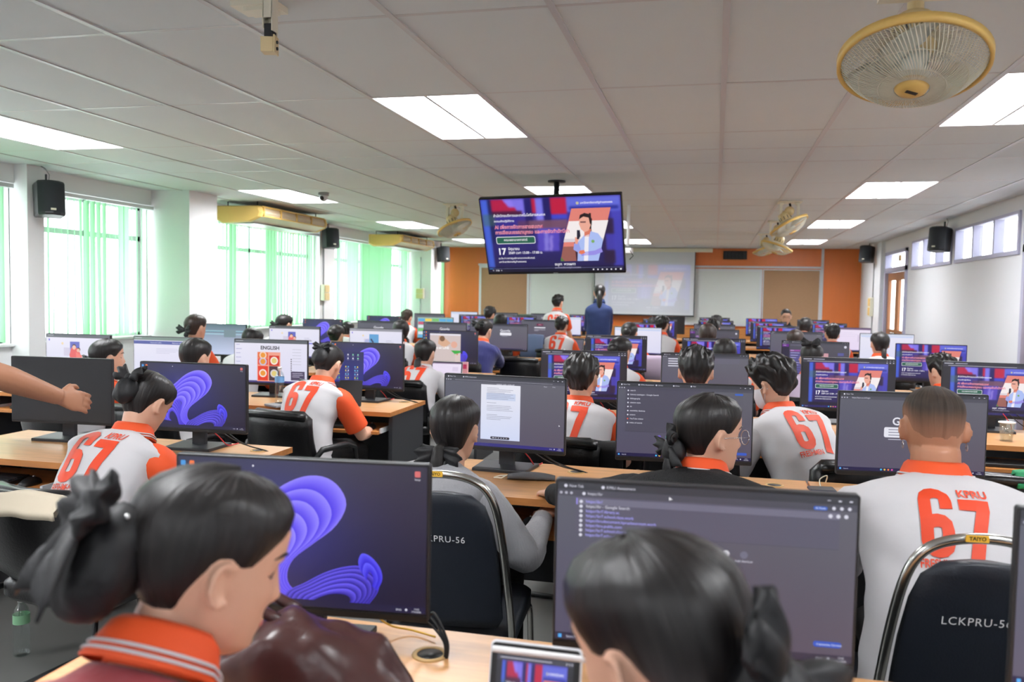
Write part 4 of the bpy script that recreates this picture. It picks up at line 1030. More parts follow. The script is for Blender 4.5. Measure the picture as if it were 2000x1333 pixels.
def banquet_chair(x, y, rz, label):
    root = empty('banquet_chair', (x, y, 0), rz); tag(root, label, 'chair', 'chrome framed navy chairs')
    def hoop(t):      # closed hoop of the back, leaning back
        pass
    lean = .16
    def B(u, z): return (u, -.21-(z-.45)*lean, z)
    fr = MB(); P = [(-.21, -.16, .02), (-.205, -.19, .44)]
    P += [B(-.20, .55), B(-.185, .72), B(-.165, .85), B(-.135, .915), B(-.08, .945), B(0, .955), B(.08, .945), B(.135, .915), B(.165, .85), B(.185, .72), B(.20, .55), (.205, -.19, .44), (.21, -.16, .02)]
    fr.tube(soften(P), .0125, 10); fr.build('back_frame', M['chrome'], root)
    bk = MB(); R = []
    for z, hw in ((.47, .165), (.50, .18), (.6, .176), (.7, .168), (.8, .152), (.86, .13), (.89, .09), (.895, .04)):
        ring = []
        for k in range(14):
            a = 2*math.pi*k/14; c, s = math.cos(a), math.sin(a); q = B(hw*math.copysign(abs(c)**.6, c), z)
            ring.append((q[0], q[1]+.022*s, q[2]))
        R.append(ring)
    bk.rings(R[::-1], True); bk.build('backrest', M['vinyl_navy'], root)
    st = MB(); st.rbox((0, .02, .425), (.42, .43, .07), .05, axis='z', smooth=True); st.build('seat', M['vinyl_navy'], root)
    for sx in (-1, 1):
        l = MB(); l.tube(soften([(sx*.195, -.19, .40), (sx*.195, .19, .40), (sx*.205, .22, .37), (sx*.21, .23, .02)]), .0115, 8); l.build('leg', M['chrome'], root)
    r_ = MB(); r_.tube([(-.2, .2, .40), (.2, .2, .40)], .01, 8); r_.build('stretcher', M['chrome'], root)
    text_part('lettering', 'LCKPRU-56', .0205, M['white'], root, (-.005, -.21-(.755-.45)*lean-.0245, .745), (math.atan(lean), 0, 0), .0, 1.0, 1.12)
    lb = MB(); lb.box((-.02, -.21-(.955-.45)*lean-.0135, .955), (.05, .002, .016)); lb.build('sticker', mat('yellow_sticker', (236, 184, 60), .5), root)
    text_part('sticker_lettering', 'TAIYO', .009, M['black_pl'], root, (-.02, -.21-(.955-.45)*lean-.015, .951), (0, 0, 0), .02)
    return root
# ================================================================== PEOPLE
def hair_mat(name, rgb, rough=.42, fade=None):
    m, nt, b = nodes_of(name)
    uv = nt.nodes.new('ShaderNodeUVMap'); uv.uv_map = 'strand'; mp = nt.nodes.new('ShaderNodeMapping'); mp.inputs['Scale'].default_value = (70, 2.0, 1)
    nt.links.new(uv.outputs[0], mp.inputs[0]); n = nt.nodes.new('ShaderNodeTexNoise'); n.inputs['Scale'].default_value = 1.0; n.inputs['Detail'].default_value = 5
    nt.links.new(mp.outputs[0], n.inputs['Vector'])
    r = nt.nodes.new('ShaderNodeValToRGB'); c = lin(rgb); r.color_ramp.elements[0].color = (*[v*.55 for v in c], 1); r.color_ramp.elements[1].color = (*[v*1.7 for v in c], 1)
    r.color_ramp.elements[0].position = .3; r.color_ramp.elements[1].position = .7
    nt.links.new(n.outputs[0], r.inputs[0]); nt.links.new(r.outputs[0], b.inputs['Base Color'])
    if fade:      # shaved sides: the scalp shows through towards the hairline
        sp = nt.nodes.new('ShaderNodeSeparateXYZ'); nt.links.new(uv.outputs[0], sp.inputs[0]); mr = nt.nodes.new('ShaderNodeMapRange'); mr.inputs[1].default_value = .55; mr.inputs[2].default_value = 1.0; mr.interpolation_type = 'SMOOTHSTEP'
        nt.links.new(sp.outputs[1], mr.inputs[0]); mx = nt.nodes.new('ShaderNodeMix'); mx.data_type = 'RGBA'; mx.inputs[7].default_value = (*lin(fade), 1)
        nt.links.new(mr.outputs[0], mx.inputs[0]); nt.links.new(r.outputs[0], mx.inputs[6]); nt.links.new(mx.outputs[2], b.inputs['Base Color'])
    bp = nt.nodes.new('ShaderNodeBump'); bp.inputs['Strength'].default_value = .55; bp.inputs['Distance'].default_value = .004
    nt.links.new(n.outputs[0], bp.inputs['Height']); nt.links.new(bp.outputs[0], b.inputs['Normal'])
    b.inputs['Roughness'].default_value = rough; b.inputs['Specular IOR Level'].default_value = .45
    return m
M['hair'] = hair_mat('black_hair', (27, 24, 24)); M['hair_brown'] = hair_mat('dark_brown_hair', (48, 36, 31)); M['buzz'] = hair_mat('cropped_hair', (52, 42, 35), .75, (160, 112, 86))
M['skin'] = mat('skin_light', (218, 170, 144), .48, noise=.05, nscale=14)
M['skin_tan'] = mat('skin_tan', (178, 124, 94), .48, noise=.06, nscale=14)
M['sh_white'] = mat('white_polo_knit', (206, 204, 207), .75, bump=.1, bscale=22, sheen=.1)
M['sh_orange'] = mat('orange_polo_knit', (228, 82, 32), .7, bump=.1, bscale=22)
M['print'] = mat('orange_print', (222, 68, 30), .6)
M['navy_knit'] = mat('blue_knit', (38, 40, 100), .85, bump=.35, bscale=26, stretch=(6, 1, .3), sheen=.2)
M['navy_shirt'] = mat('navy_cotton', (34, 52, 100), .8, noise=.06, bump=.1, bscale=14)
M['grey_knit'] = mat('grey_cable_knit', (150, 150, 154), .9, noise=.05, bump=.4, bscale=30, stretch=(5, 5, 1), sheen=.3)
M['black_knit'] = mat('black_rib_knit', (17, 17, 19), .9, bump=.6, bscale=26, stretch=(8, 8, .5))
M['red_knit'] = mat('dusty_red_cardigan', (150, 50, 58), .9, bump=.2, bscale=60, sheen=.3)
M['slate'] = mat('slate_grey_cotton', (78, 80, 92), .85)
M['green_cloth'] = mat('green_cloth', (84, 150, 110), .85)
M['black_cloth'] = mat('black_cotton', (13, 13, 15), .9)
M['bow'] = mat('black_satin_ribbon', (20, 20, 23), .6, bump=.2, bscale=40)
M['denim'] = mat('pale_denim', (104, 120, 152), .85)
M['lavender'] = mat('lavender_cloth', (190, 172, 194), .85)
M['shoe'] = mat('dark_shoe', (40, 40, 44), .6)
M['lip'] = mat('lip_pink', (196, 110, 104), .45)
M['eye'] = mat('dark_eye', (30, 22, 20), .3)
M['mask'] = mat('white_face_mask', (226, 228, 234), .85)
M['silver'] = mat('silver_wire', (210, 210, 210), .25, metal=1.0)

_Z = [-.118, -.111, -.098, -.08, -.06, -.04, -.02, 0, .02, .04, .06, .08, .097, .108, .1125]
_F = [.040, .066, .082, .084, .085, .086, .087, .086, .087, .090, .090, .080, .058, .030, .001]
_B = [-.02, -.012, .005, .035, .062, .078, .090, .097, .101, .102, .098, .085, .060, .032, .001]
_W = [.010, .024, .040, .051, .058, .063, .067, .070, .072, .073, .071, .062, .045, .025, .001]
def hprof(z): return float(np.interp(z, _Z, _F)), float(np.interp(z, _Z, _B)), float(np.interp(z, _Z, _W))
def hsurf(a, z, face=True):
    F, B, W = hprof(z); s, c = math.sin(a), math.cos(a)
    x = W*math.copysign(abs(s)**.9, s); y = (F if c > 0 else B)*math.copysign(abs(c)**.92, c)
    if face and c > 0.3:
        g = lambda v, m, sd: math.exp(-((v-m)/sd)**2)
        y += (.020*g(z, -.030, .012)+.012*g(z, -.012, .016)+.004*g(z, .008, .014))*g(x, 0, .0105)
        y += .0045*g(z, -.030, .008)*(g(x, .013, .006)+g(x, -.013, .006))
        y += .006*(g(z, -.060, .006)+.9*g(z, -.071, .006))*g(x, 0, .020)-.003*g(z, -.0655, .0025)*g(x, 0, .02)
        y += .005*g(z, -.100, .012)*g(x, 0, .018)
        y -= .009*g(z, .008, .011)*(g(x, .031, .014)+g(x, -.031, .014))
        y += .004*g(z, .028, .008)*(g(x, .028, .02)+g(x, -.028, .02))
        y += .003*g(z, -.025, .02)*(g(x, .04, .015)+g(x, -.04, .015))
    return Vector((x, y, z))

def noise3(p, s): 
    from mathutils import noise
    return noise.noise(Vector(p)*s)

def remesh(mb, voxel, smooth_it=3):
    me = mb.mesh('tmp'); ob = bpy.data.objects.new('tmp', me); COL.objects.link(ob)
    md = ob.modifiers.new('r', 'REMESH'); md.mode = 'VOXEL'; md.voxel_size = voxel; md.use_smooth_shade = True
    sm = ob.modifiers.new('s', 'SMOOTH'); sm.factor = .5; sm.iterations = smooth_it
    dg = bpy.context.evaluated_depsgraph_get(); out = bpy.data.meshes.new_from_object(ob.evaluated_get(dg))
    bpy.data.objects.remove(ob, do_unlink=True); bpy.data.meshes.remove(me); out.name = 'body'
    return out

def ik(S, Tg, l1, l2, pole):
    d = Tg-S; L = min(d.length, (l1+l2)*.995)
    u = d.normalized(); a = (l1*l1-l2*l2+L*L)/(2*L); h = math.sqrt(max(l1*l1-a*a, 0))
    p = (pole-u*pole.dot(u)).normalized()
    return S+u*a+p*h, S+u*L

def hand(mb, W, dirv, up, side, curl=.5, sc=1.0):
    """palm and five fingers; dirv along the hand, up = back of the hand, side=+1 if the thumb is to the left of dirv seen from above"""
    f = dirv.normalized(); u = (up-f*up.dot(f)).normalized(); r = f.cross(u)
    def P(a, b, c): return W+(f*a+r*b+u*c)*sc
    R = []
    for a, hw, th in ((-.01, .024, .018), (.02, .032, .017), (.05, .040, .015), (.075, .041, .013), (.09, .036, .011)):
        R.append([P(a, hw*math.cos(t), th*math.sin(t)) for t in [2*math.pi*k/12 for k in range(12)]])
    mb.rings(R, True)
    for i, (b, ln) in enumerate(((-.030, .068), (-.010, .076), (.010, .072), (.029, .056))):
        b *= side; pts = []; x = .078; z = .002; ang = .1+curl*.25
        pts.append((x, b, z))
        for k, seg in enumerate((.42, .32, .26)):
            x += ln*seg*math.cos(ang); z -= ln*seg*math.sin(ang); pts.append((x, b*(1+.05*k), z)); ang += curl*.75
        mb.tube([P(*q) for q in pts], [.0095*sc, .0088*sc, .0080*sc, .0066*sc], 8)
    mb.tube([P(.02, -.026*side, -.004), P(.045, -.050*side, -.012), P(.07, -.056*side, -.018), P(.09, -.052*side, -.024)], [.012*sc, .0105*sc, .0095*sc, .007*sc], 8)

def bow(parent, loc, rot, size, seed=1, tails=True, m=None, net=0.0, up=.0):
    """ribbon bow: local x across, local -y outwards, z up"""
    r = random.Random(seed); m = m or M['bow']; T = lambda p: rot @ (Vector(p)*size)+loc
    for sx in (-1, 1):
        b = MB(); R = []; ph = r.uniform(0, 6)
        for j in range(11):
            t = j/10; x = sx*(.008+.088*t); h = .013+.046*t**.7 if j < 10 else .05; th = .006+.020*math.sin(math.pi*min(1, t*.92+.05)); z0 = up*t*.06+.008*t
            ring = []
            for k in range(28):
                a = 2*math.pi*k/28; c, s_ = math.cos(a), math.sin(a); A = .010*t
                y = th*math.copysign(abs(s_)**.7, s_)+A*math.sin(c*7.5+ph)+A*.5*math.sin(c*15+ph*2)
                ring.append(T((x+.010*t*math.sin(c*6+ph)+sx*.012*t*(1-c*c), -.010-.022*t+y, z0+h*c*(1+.10*t*math.sin(ph+j*.5)))))
            R.append(ring if sx > 0 else ring[::-1])
        b.rings(R, True); b.build('bow_loop', m, parent)
    k_ = MB(); R = []
    b = MB(); b.ell(T((0, -.02, 0)), (.020*size, .018*size, .024*size), rot, 12, 8); b.build('bow_knot', m, parent)
    if tails:
        for sx in (-1, 1):
            b = MB(); R = []
            for j in range(8):
                t = j/7; w = .012+.036*t; cx = sx*(.012+.055*t); cz = -.01-.15*t; cy = -.015-.02*math.sin(t*2.6)
                ring = []
                for u in (-1, -.33, .33, 1): ring.append(T((cx+w*u, cy-.012*math.sin(u*3+t*3), cz-(.02*u*sx if j == 7 else 0))))
                for u in (1, .33, -.33, -1): ring.append(T((cx+w*u, cy-.012*math.sin(u*3+t*3)+.005, cz-(.02*u*sx if j == 7 else 0))))
                R.append(ring)
            b.rings(R, True); b.build('bow_tail', m, parent)
    if net:
        bun_cover(parent, T((0, .012, -.055)), (.058*net*size, .050*net*size, .070*net*size), rot, m, seed)
def bun_cover(parent, c, rad, rot, m=None, seed=0):
    b = MB(); b.ell(c, rad, rot, 26, 18)
    for i, v in enumerate(b.v):
        e = Vector(v)-Vector(c); n = e.normalized(); b.v[i] = tuple(Vector(v)+n*(.10*rad[0]*noise3((n.x*2+seed, n.y*2, n.z), 1.6)+.04*rad[0]*math.sin(math.atan2(n.y, n.x)*7)))
    b.build('bun_cover', m or M['bow'], parent)

def cap_mesh(hm, zmin, off, rough=0.0, seed=0, na=56, ns=18, sweep=.0):
    V = []; UV = []; F = []
    for i in range(na):
        a = -math.pi+2*math.pi*i/na; zm = zmin(abs(a))
        for j in range(ns+1):
            s = j/ns; z = .1124-(.1124-zm)*s**1.75
            p = hsurf(a, max(z, -.115), False)
            if z < -.115: p.z = z
            nrm = (p-Vector((0, -.005, .0))).normalized()
            o = off(abs(a), s) if callable(off) else off
            o = o*(1-s**5)-.004*s**6
            if rough: o += rough*noise3((math.sin(a)*2+seed, math.cos(a)*2, s*3.2), 1.7)*(1-s**6)+rough*.5*noise3((math.sin(a)*7+seed, math.cos(a)*7, s*6), 1.7)*(1-s**4)
            V.append(hm @ (p+nrm*o)); UV.append((i/na+sweep*s, s))
    for i in range(na):
        i2 = (i+1) % na
        for j in range(ns): F.append((i*(ns+1)+j, i*(ns+1)+j+1, i2*(ns+1)+j+1, i2*(ns+1)+j))
    me = bpy.data.meshes.new('hair'); me.from_pydata(V, [], F); uvl = me.uv_layers.new(name='strand')
    idx = np.empty(len(me.loops), dtype=np.int32); me.loops.foreach_get('vertex_index', idx)
    uvl.data.foreach_set('uv', np.array(UV, dtype=np.float32)[idx].ravel())
    me.polygons.foreach_set('use_smooth', [True]*len(F)); me.update(); return me
def interp(tab):
    xs = [math.radians(t[0]) for t in tab]; ys = [t[1] for t in tab]
    return lambda a: float(np.interp(a, xs, ys))
HL = {'pulled': interp([(0, .066), (35, .060), (55, .040), (70, .010), (82, .004), (95, .012), (108, -.02), (125, -.065), (150, -.088), (180, -.092)]),
      'short': interp([(0, .060), (35, .055), (60, .03), (72, -.01), (80, -.02), (90, .02), (102, .012), (115, -.03), (135, -.062), (180, -.076)]),
      'buzz': interp([(0, .070), (45, .060), (65, .02), (78, -.012), (90, .018), (104, .008), (120, -.03), (140, -.05), (180, -.056)]),
      'bald': interp([(0, .085), (40, .080), (65, .03), (78, -.01), (90, .018), (104, .008), (120, -.03), (140, -.06), (180, -.066)]),
      'bob': interp([(0, .045), (30, .03), (45, -.02), (60, -.09), (90, -.115), (130, -.125), (180, -.13)])}

def ribbon_tube(parent, name, pts, rads, m, flat=1.0, n=12):
    b = MB(); b.tube(pts, rads, n, flat=flat); me = b.mesh(name); me.materials.append(m)
    uvl = me.uv_layers.new(name='strand'); co = np.array([tuple(v.co) for v in me.vertices]); idx = np.empty(len(me.loops), dtype=np.int32); me.loops.foreach_get('vertex_index', idx)
    ring = (np.arange(len(co)) % n)/n; seg = (np.arange(len(co))//n)/max(1, len(pts))
    uvl.data.foreach_set('uv', np.stack([ring*.6, seg*.8], 1).astype(np.float32)[idx].ravel()); return link_mesh(name, me, parent)

def cut_grid(V, F, step):
    """splits a flat 2-D mesh along a grid so that it can follow a curved surface"""
    bm = bmesh.new(); vs = [bm.verts.new((p[0], p[1], 0)) for p in V]
    for f in F:
        try: bm.faces.new([vs[i] for i in f])
        except ValueError: pass
    lo = V.min(0); hi = V.max(0)
    for ax in (0, 1):
        x = math.ceil(lo[ax]/step)*step
        while x < hi[ax]:
            no = [0, 0, 0]; no[ax] = 1; co = [0, 0, 0]; co[ax] = x
            bmesh.ops.bisect_plane(bm, geom=bm.verts[:]+bm.edges[:]+bm.faces[:], plane_co=co, plane_no=no); x += step
    bm.verts.index_update(); out = np.array([tuple(v.co[:2]) for v in bm.verts]); fc = [tuple(v.index for v in f.verts) for f in bm.faces]; bm.free(); return out, fc
def stroke(pts, w):
    """thick polyline as quads"""
    P = [Vector(p) for p in pts]; L = []; Rr = []
    for i, p in enumerate(P):
        t = (P[min(i+1, len(P)-1)]-P[max(i-1, 0)]).normalized(); n = Vector((-t.y, t.x)); L.append(p+n*w/2); Rr.append(p-n*w/2)
    V = L+Rr; k = len(P); return [tuple(v) for v in V], [(i, i+k, i+k+1, i+1) for i in range(k-1)]
def arc(cx, cy, rx, ry, a0, a1, n=6): return [(cx+rx*math.cos(math.radians(a0+(a1-a0)*k/n)), cy+ry*math.sin(math.radians(a0+(a1-a0)*k/n))) for k in range(n+1)]
def glyph67():
    V6, F6 = stroke([(.41, .66), (.41, .78)]+arc(.255, .80, .155, .115, 0, 180)[1:]+[(.10, .5), (.10, .22)]+arc(.255, .20, .155, .115, 180, 360)[1:]+[(.41, .36)]+arc(.255, .39, .155, .105, 0, 170)[1:], .185)
    V7, F7 = stroke([(.60, .735), (1.06, .735)], .17); a, b = stroke([(.965, .70), (.90, .45), (.80, .0), (.775, -.12)], .20)
    V = V6+V7; F = F6+[tuple(i+len(V6) for i in f) for f in F7]; n = len(V); V += a; F += [tuple(i+n for i in f) for f in b]
    return np.array(V), F
G67 = glyph67()
_prints = {}
def print_geo(kind):
    if kind in _prints: return _prints[kind]
    V, F = G67; V = V-np.array([.56, .42]); out = []
    out.append(('number_print', V.copy(), F))
    a, f = text_geo('KPRU', .03); a = a.copy(); a *= np.array([.44/(a[:, 0].max()-a[:, 0].min()), .145/.72]); a += np.array([.06, .44]); out.append(('word_print', a, f))
    a, f = text_geo('FRESHMEN', .02); a = a.copy(); a *= np.array([.62/(a[:, 0].max()-a[:, 0].min()), .12/.72]); a += np.array([-.60, -.56]); out.append(('word_print', a, f))
    if kind == 'flame':
        r = random.Random(3); base = [(-.30, -1.25), (-.28, -.95)]; x = -.28
        for k in range(9): base += [(x+.02, -.72-r.uniform(0, .12)), (x+.05, -.86)]; x += .055
        base += [(.25, -1.0), (.2, -1.25)]
        out.append(('flame_print', np.array(base), [tuple(range(len(base)))[::-1]]))
        b2 = [(.36, -1.25), (.38, -.98), (.48, -.92), (.52, -.74), (.54, -.9), (.62, -.66), (.60, -.9), (.56, -1.05), (.50, -1.25)]; out.append(('flame_print', np.array(b2), [tuple(range(len(b2)))[::-1]]))
        a, f = text_geo('RAJABHAT', .03); a = a.copy(); a *= .15/.72; a = np.stack([-a[:, 1], a[:, 0]], 1); a += np.array([.06, -1.36]); out.append(('white_word_print', a, f))
    res = []
    for nm, v, f in out:
        v2, f2 = cut_grid(v, f, .11); res.append((nm, v2, f2))
    _prints[kind] = res; return res

PEOPLE_N = 0
def person(label, head, look=0., pitch=0., roll=0., face=None, torso=.46, sw=.19, bulk=1.0, sit=True, hipz=.55, top='polo', sleeve=('sh_white', 'sh_orange'), hair='pulled', hairm='hair', hs=1.0,
           skin='skin', hands=None, prnt=None, voxel=.014, acc=None, collar=True, group='students at the computers', kneeh=.5, neck=.0, shirt_m=None, long_sleeve=False, wr=1.0, sag=.035, prs=1.0, lean=.19, arm=1.0, nfwd=0., nr=1.0, seat_dx=0., seat='office', seat_rz=None):
    """head: world centre of the head; look: degrees clockwise from straight ahead; face: body direction"""
    global PEOPLE_N; PEOPLE_N += 1
    face = look*.35 if face is None else face
    fa = math.radians(face); d = Vector((math.sin(fa), math.cos(fa), 0)); r = Vector((d.y, -d.x, 0)); UP = Vector((0, 0, 1))
    RH = Rz(-math.radians(look)) @ Rx(-math.radians(pitch)) @ Ry(math.radians(roll)); RHs = RH*hs
    Hc = Vector(head); p_ = math.sin(math.radians(pitch))
    ld = Vector((math.sin(math.radians(look)), math.cos(math.radians(look)), 0)); nd = (d+ld*.8).normalized() if abs(look-face) < 100 else d
    N = Hc-nd*(.035+.07*p_+nfwd)-UP*(.150*hs-.03*max(0, p_)+neck)
    dz = N.z-hipz
    if sit:
        h = math.sqrt(max(torso**2-dz**2, .03**2)); hip = N-d*min(h, lean); hip.z = hipz
    else:
        hip = N-d*.03-UP*torso
    base = Vector((hip.x, hip.y, 0)); root = empty('person', base); tag(root, label, 'person', group)
    loc = lambda v: Vector(v)-base
    Hc, N, hip = loc(Hc), loc(N), loc(hip)
    C1 = (hip+N)/2-d*sag*2+UP*.05
    def cur(t):
        if t <= 1: return hip*(1-t)**2+C1*2*t*(1-t)+N*t*t
        return N+(N-C1).normalized()*(t-1)*torso
    def tan(t):
        t = min(max(t, 0), 1); return ((C1-hip)*(1-t)+(N-C1)*t).normalized()
    def ring(t, hw, fr, bk, ex=.85, n=28, inf=0., wrk=0.):
        c = cur(t) if t >= 0 else hip+(-tan(0)*(-t)*torso); T = tan(t); q = T.cross(r).normalized(); out = []
        for k in range(n):
            a = 2*math.pi*k/n; s, co = math.sin(a), math.cos(a)
            x = (hw+inf)*math.copysign(abs(s)**ex, s); y = ((fr if co > 0 else bk)+inf)*math.copysign(abs(co)**ex, co)
            p = c+r*x+q*y
            if wrk:
                nn = noise3((p.x*1+PEOPLE_N*3.1, p.y, p.z*1.8), 9)+.6*noise3((p.x*2+PEOPLE_N, p.y*2, p.z*.8), 13); p += (r*s+q*co)*nn*wrk
            out.append(p)
        return out
    TAB = [(-.14, .178, .14, .135), (0, .176, .135, .13), (.2, .160, .13, .115), (.45, .158, .12, .108), (.65, .172, .115, .112), (.75, .188, .105, .110), (.81, sw+.004, .092, .104), (.865, sw*.94, .082, .094), (.915, sw*.76, .073, .084), (.965, sw*.50, .064, .071), (1.01, .064, .058, .060), (1.04, .056, .054, .054)]
    ts = [x[0] for x in TAB]
    def tab(t):
        i = [float(np.interp(t, ts, [x[k] for x in TAB])) for k in (1, 2, 3)]
        b = bulk if t < .8 else 1+(bulk-1)*max(0, (1-t)/.2)*.6
        return i[0]*(bulk if t < .8 else 1+(bulk-1)*.3), i[1]*b, i[2]*b
    # ---------------- body: one continuous mesh
    mb = MB()
    tt = [-.1, 0, .15, .3, .45, .6, .72, .8, .86, .9, .93, .955, .98, 1.0, 1.02]
    mb.rings([ring(t, *[v*.93-.006 for v in tab(t)], n=20) for t in tt], True)
    nk = Hc+RHs @ Vector((0, -.022, -.055)); mb.tube([cur(.93), N+(nk-N)*.2, nk], [.062*hs*nr, .050*hs*nr, .048*hs*nr], 16)
    zs = list(np.linspace(-.117, .112, 46 if voxel < .008 else 24)); na = 56 if voxel < .008 else 24
    mb.rings([[Hc+RHs @ hsurf(2*math.pi*k/na, z) for k in range(na)][::-1] for z in zs], True)
    for sx in (-1, 1):
        er = RHs @ Rz(sx*.38) @ Rx(.12)
        ec = Hc+RHs @ Vector((sx*.0735, -.006, -.008)); mb.ell(ec, (.0065, .016, .027), er, 14, 10)
        pts = [ec+er @ Vector((sx*.0095, .0165*math.sin(t), .027*math.cos(t)+.001)) for t in [math.radians(a) for a in range(50, -221, -30)]]
        mb.tube(pts, .0052, 6)
    wrists = {}
    for sx in (-1, 1):
        S = cur(.825)+r*sx*(sw-.034)
        tg = None if hands is None else hands[0 if sx < 0 else 1]
        if tg is None: tg = cur(.5)+d*.42+r*sx*.13; tg.z = .705 if sit else N.z-.5
        else: tg = loc(tg)
        pole = -UP*1.0+r*sx*.55-d*.25 if sit else -UP+r*sx*.1
        E, W = ik(S, tg, .275*arm, .245*arm, pole)
        wrists[sx] = (S, E, W)
        if voxel < .012 or True:
            mb.tube([S-r*sx*.02, S, S+(E-S)*.35, S+(E-S)*.8, E, E+(W-E)*.3, E+(W-E)*.7, W], [.05, .053*wr, .046*wr, .040*wr, .038*wr, .040*wr, .032*wr, .026*wr], 14)
            fd = (W-E).normalized(); hd = (fd*.8+d*.3-UP*.12*(1 if sit else 0)).normalized()
            hand(mb, W, hd, UP if sit else (d*.3+UP*.2+r*sx), 1 if sx > 0 else -1, .55 if sit else .32)
    feet = []
    for sx in (-1, 1):
        hj = hip+r*sx*.088-UP*.02
        if sit: kn = hip+d*.42+r*sx*.11; kn.z = kneeh; an = kn+d*.03; an.z = .085
        else: kn = hip+r*sx*.09+d*.02; kn.z = .47*hip.z/.9; an = kn-d*.02; an.z = .085
        feet.append((hj, kn, an))
        mb.tube([hj, hj+(kn-hj)*.5, kn, kn+(an-kn)*.35, an], [.082, .070, .053, .052, .035], 12)
        mb.tube([an+UP*.01, an-UP*.03+d*.05, an-UP*.05+d*.16], [.036, .036, .024], 10)
    body = link_mesh('body', remesh(mb, voxel, 3 if voxel < .008 else 2), root, M[skin])
    # ---------------- clothes
    if top:
        sm = M[shirt_m or sleeve[0]]
        sb = MB(); T2 = list(np.linspace(-.14, .8, 26))+[.83, .86, .89, .915, .935, .955, .97, .985, 1.0, 1.012]
        ww = .0062 if voxel < .012 else .003
        sb.rings([ring(t, *tab(t), n=40, inf=.012 if t < .95 else .008, wrk=ww if t < .93 else .001) for t in T2], True)
        shirt = sb.build('shirt', sm, root)
        cuts = {}
        for sx in (-1, 1):
            S, E, W = wrists[sx]; s_ = MB(); m_ = M[sleeve[1]] if sleeve[1] != 'split' else M['sh_white' if sx < 0 else 'sh_orange']
            if long_sleeve:
                P = [S-r*sx*.07-UP*.015, S-r*sx*.01, S+(E-S)*.25, S+(E-S)*.55, S+(E-S)*.85, E, E+(W-E)*.25, E+(W-E)*.6, W-(W-E)*.06]; RR = [.056, .068, .067, .063, .060, .058, .054, .045, .036]
            else:
                P = [S-r*sx*.07-UP*.015, S-r*sx*.01, S+(E-S)*.2, S+(E-S)*.45, S+(E-S)*.72, S+(E-S)*.80]; RR = [.056, .068, .069, .069, .070, .069]
            RR = [x*(.85+.15*bulk) for x in RR]; P2 = []; R2 = []
            for _ in range(2):       # round the shoulder bend
                Pn, Rn = [P[0]], [RR[0]]
                for i in range(len(P)-1): Pn += [P[i]*.75+P[i+1]*.25, P[i]*.25+P[i+1]*.75]; Rn += [RR[i]*.75+RR[i+1]*.25, RR[i]*.25+RR[i+1]*.75]
                P, RR = Pn+[P[-1]], Rn+[RR[-1]]
            for i in range(len(P)-1):
                for k in range(1): u = 0; P2.append(P[i]*(1-u)+P[i+1]*u); R2.append(RR[i]*(1-u)+RR[i+1]*u)
            P2.append(P[-1]); R2.append(RR[-1]); n0 = len(s_.v); s_.tube(P2, R2, 20)
            c_ = [Vector(p) for p in P2]
            for i in range(len(s_.v)):
                v = Vector(s_.v[i]); cc = c_[min(i//20, len(c_)-1)]; e = v-cc
                if e.length > 1e-6: s_.v[i] = tuple(v+e.normalized()*(.004*noise3((v.x*2+PEOPLE_N, v.y*2, v.z*2), 12)+(.003*math.sin((v-E).length*110) if (v-E).length < .09 else 0)))
            s_.build('sleeve', m_, root)
            if long_sleeve and top == 'knit':
                cf = MB(); cf.tube([W-(W-E)*.20, W-(W-E)*.04], [.040, .037], 16); cf.build('cuff', sm, root)
        if collar:
            T = tan(1.0); q = T.cross(r).normalized(); c0 = N+(nk-N)*.30; ax = (nk-N).normalized(); q2 = ax.cross(r).normalized()
            def cr(rad, hgt, n=32, fr=.0): rad *= .45+.55*max(1, nr); return [c0+(r*math.sin(2*math.pi*k/n)*rad*1.02+q2*(math.cos(2*math.pi*k/n)*rad+fr))+ax*(hgt-.018*max(0, math.cos(2*math.pi*k/n))) for k in range(n)]
            b = MB(); b.rings([cr(.0595, -.02), cr(.0585, .034), cr(.0615, .038), cr(.070, .030), cr(.082, -.004), cr(.088, -.016), cr(.084, -.018)], False); cl = b.build('collar', M['sh_orange' if collar is True else collar], root)
            if collar is True:
                for h0, r0 in ((.0, .0832), (-.0085, .0862)):
                    b = MB(); b.rings([cr(r0-.0012, h0+.0035), cr(r0+.0012, h0+.0022), cr(r0+.0022, h0-.0005), cr(r0+.0005, h0-.001)], False); b.build('collar_stripe', M['sh_white'], cl)
        if prnt:
            me = shirt.data; bv = BVHTree.FromPolygons([v.co.copy() for v in me.vertices], [tuple(p.vertices) for p in me.polygons])
            A = (cur(.86)-cur(.40)).normalized(); q = A.cross(r).normalized(); c0 = cur(.62)-A*.0; sc = .225*prs
            for nm, V, F in print_geo(prnt):
                if nm == 'flame_print' and prnt != 'flame': continue
                co = []; offz = .0032 if nm != 'white_word_print' else .0048
                for x, y in V:
                    o_ = c0+r*x*sc*.82+A*y*sc-q*.5
                    hit = bv.ray_cast(o_, q)
                    co.append(hit[0]-q*offz if hit[0] is not None else c0+r*x*sc*.82+A*y*sc-q*.10)
                pm = bpy.data.meshes.new(nm); pm.from_pydata(co, [], F); pm.materials.append(M['sh_white'] if nm.startswith('white') else M['print']); pm.polygons.foreach_set('use_smooth', [True]*len(F)); pm.update()
                link_mesh(nm, pm, shirt)
    tr = MB()
    tr.rings([ring(t, *[v*.97 for v in tab(t)], n=24, inf=.006) for t in (-.2, -.1, 0, .08)], True)
    for hj, kn, an in feet: tr.tube([hj-(kn-hj)*.1, hj+(kn-hj)*.4, kn-(kn-hj)*.06, kn+(kn-hj).normalized()*.012, kn+(an-kn)*.2, kn+(an-kn)*.93], [.094, .084, .070, .066, .064, .058], 16)
    tr.build('trousers', M['black_cloth'], root)
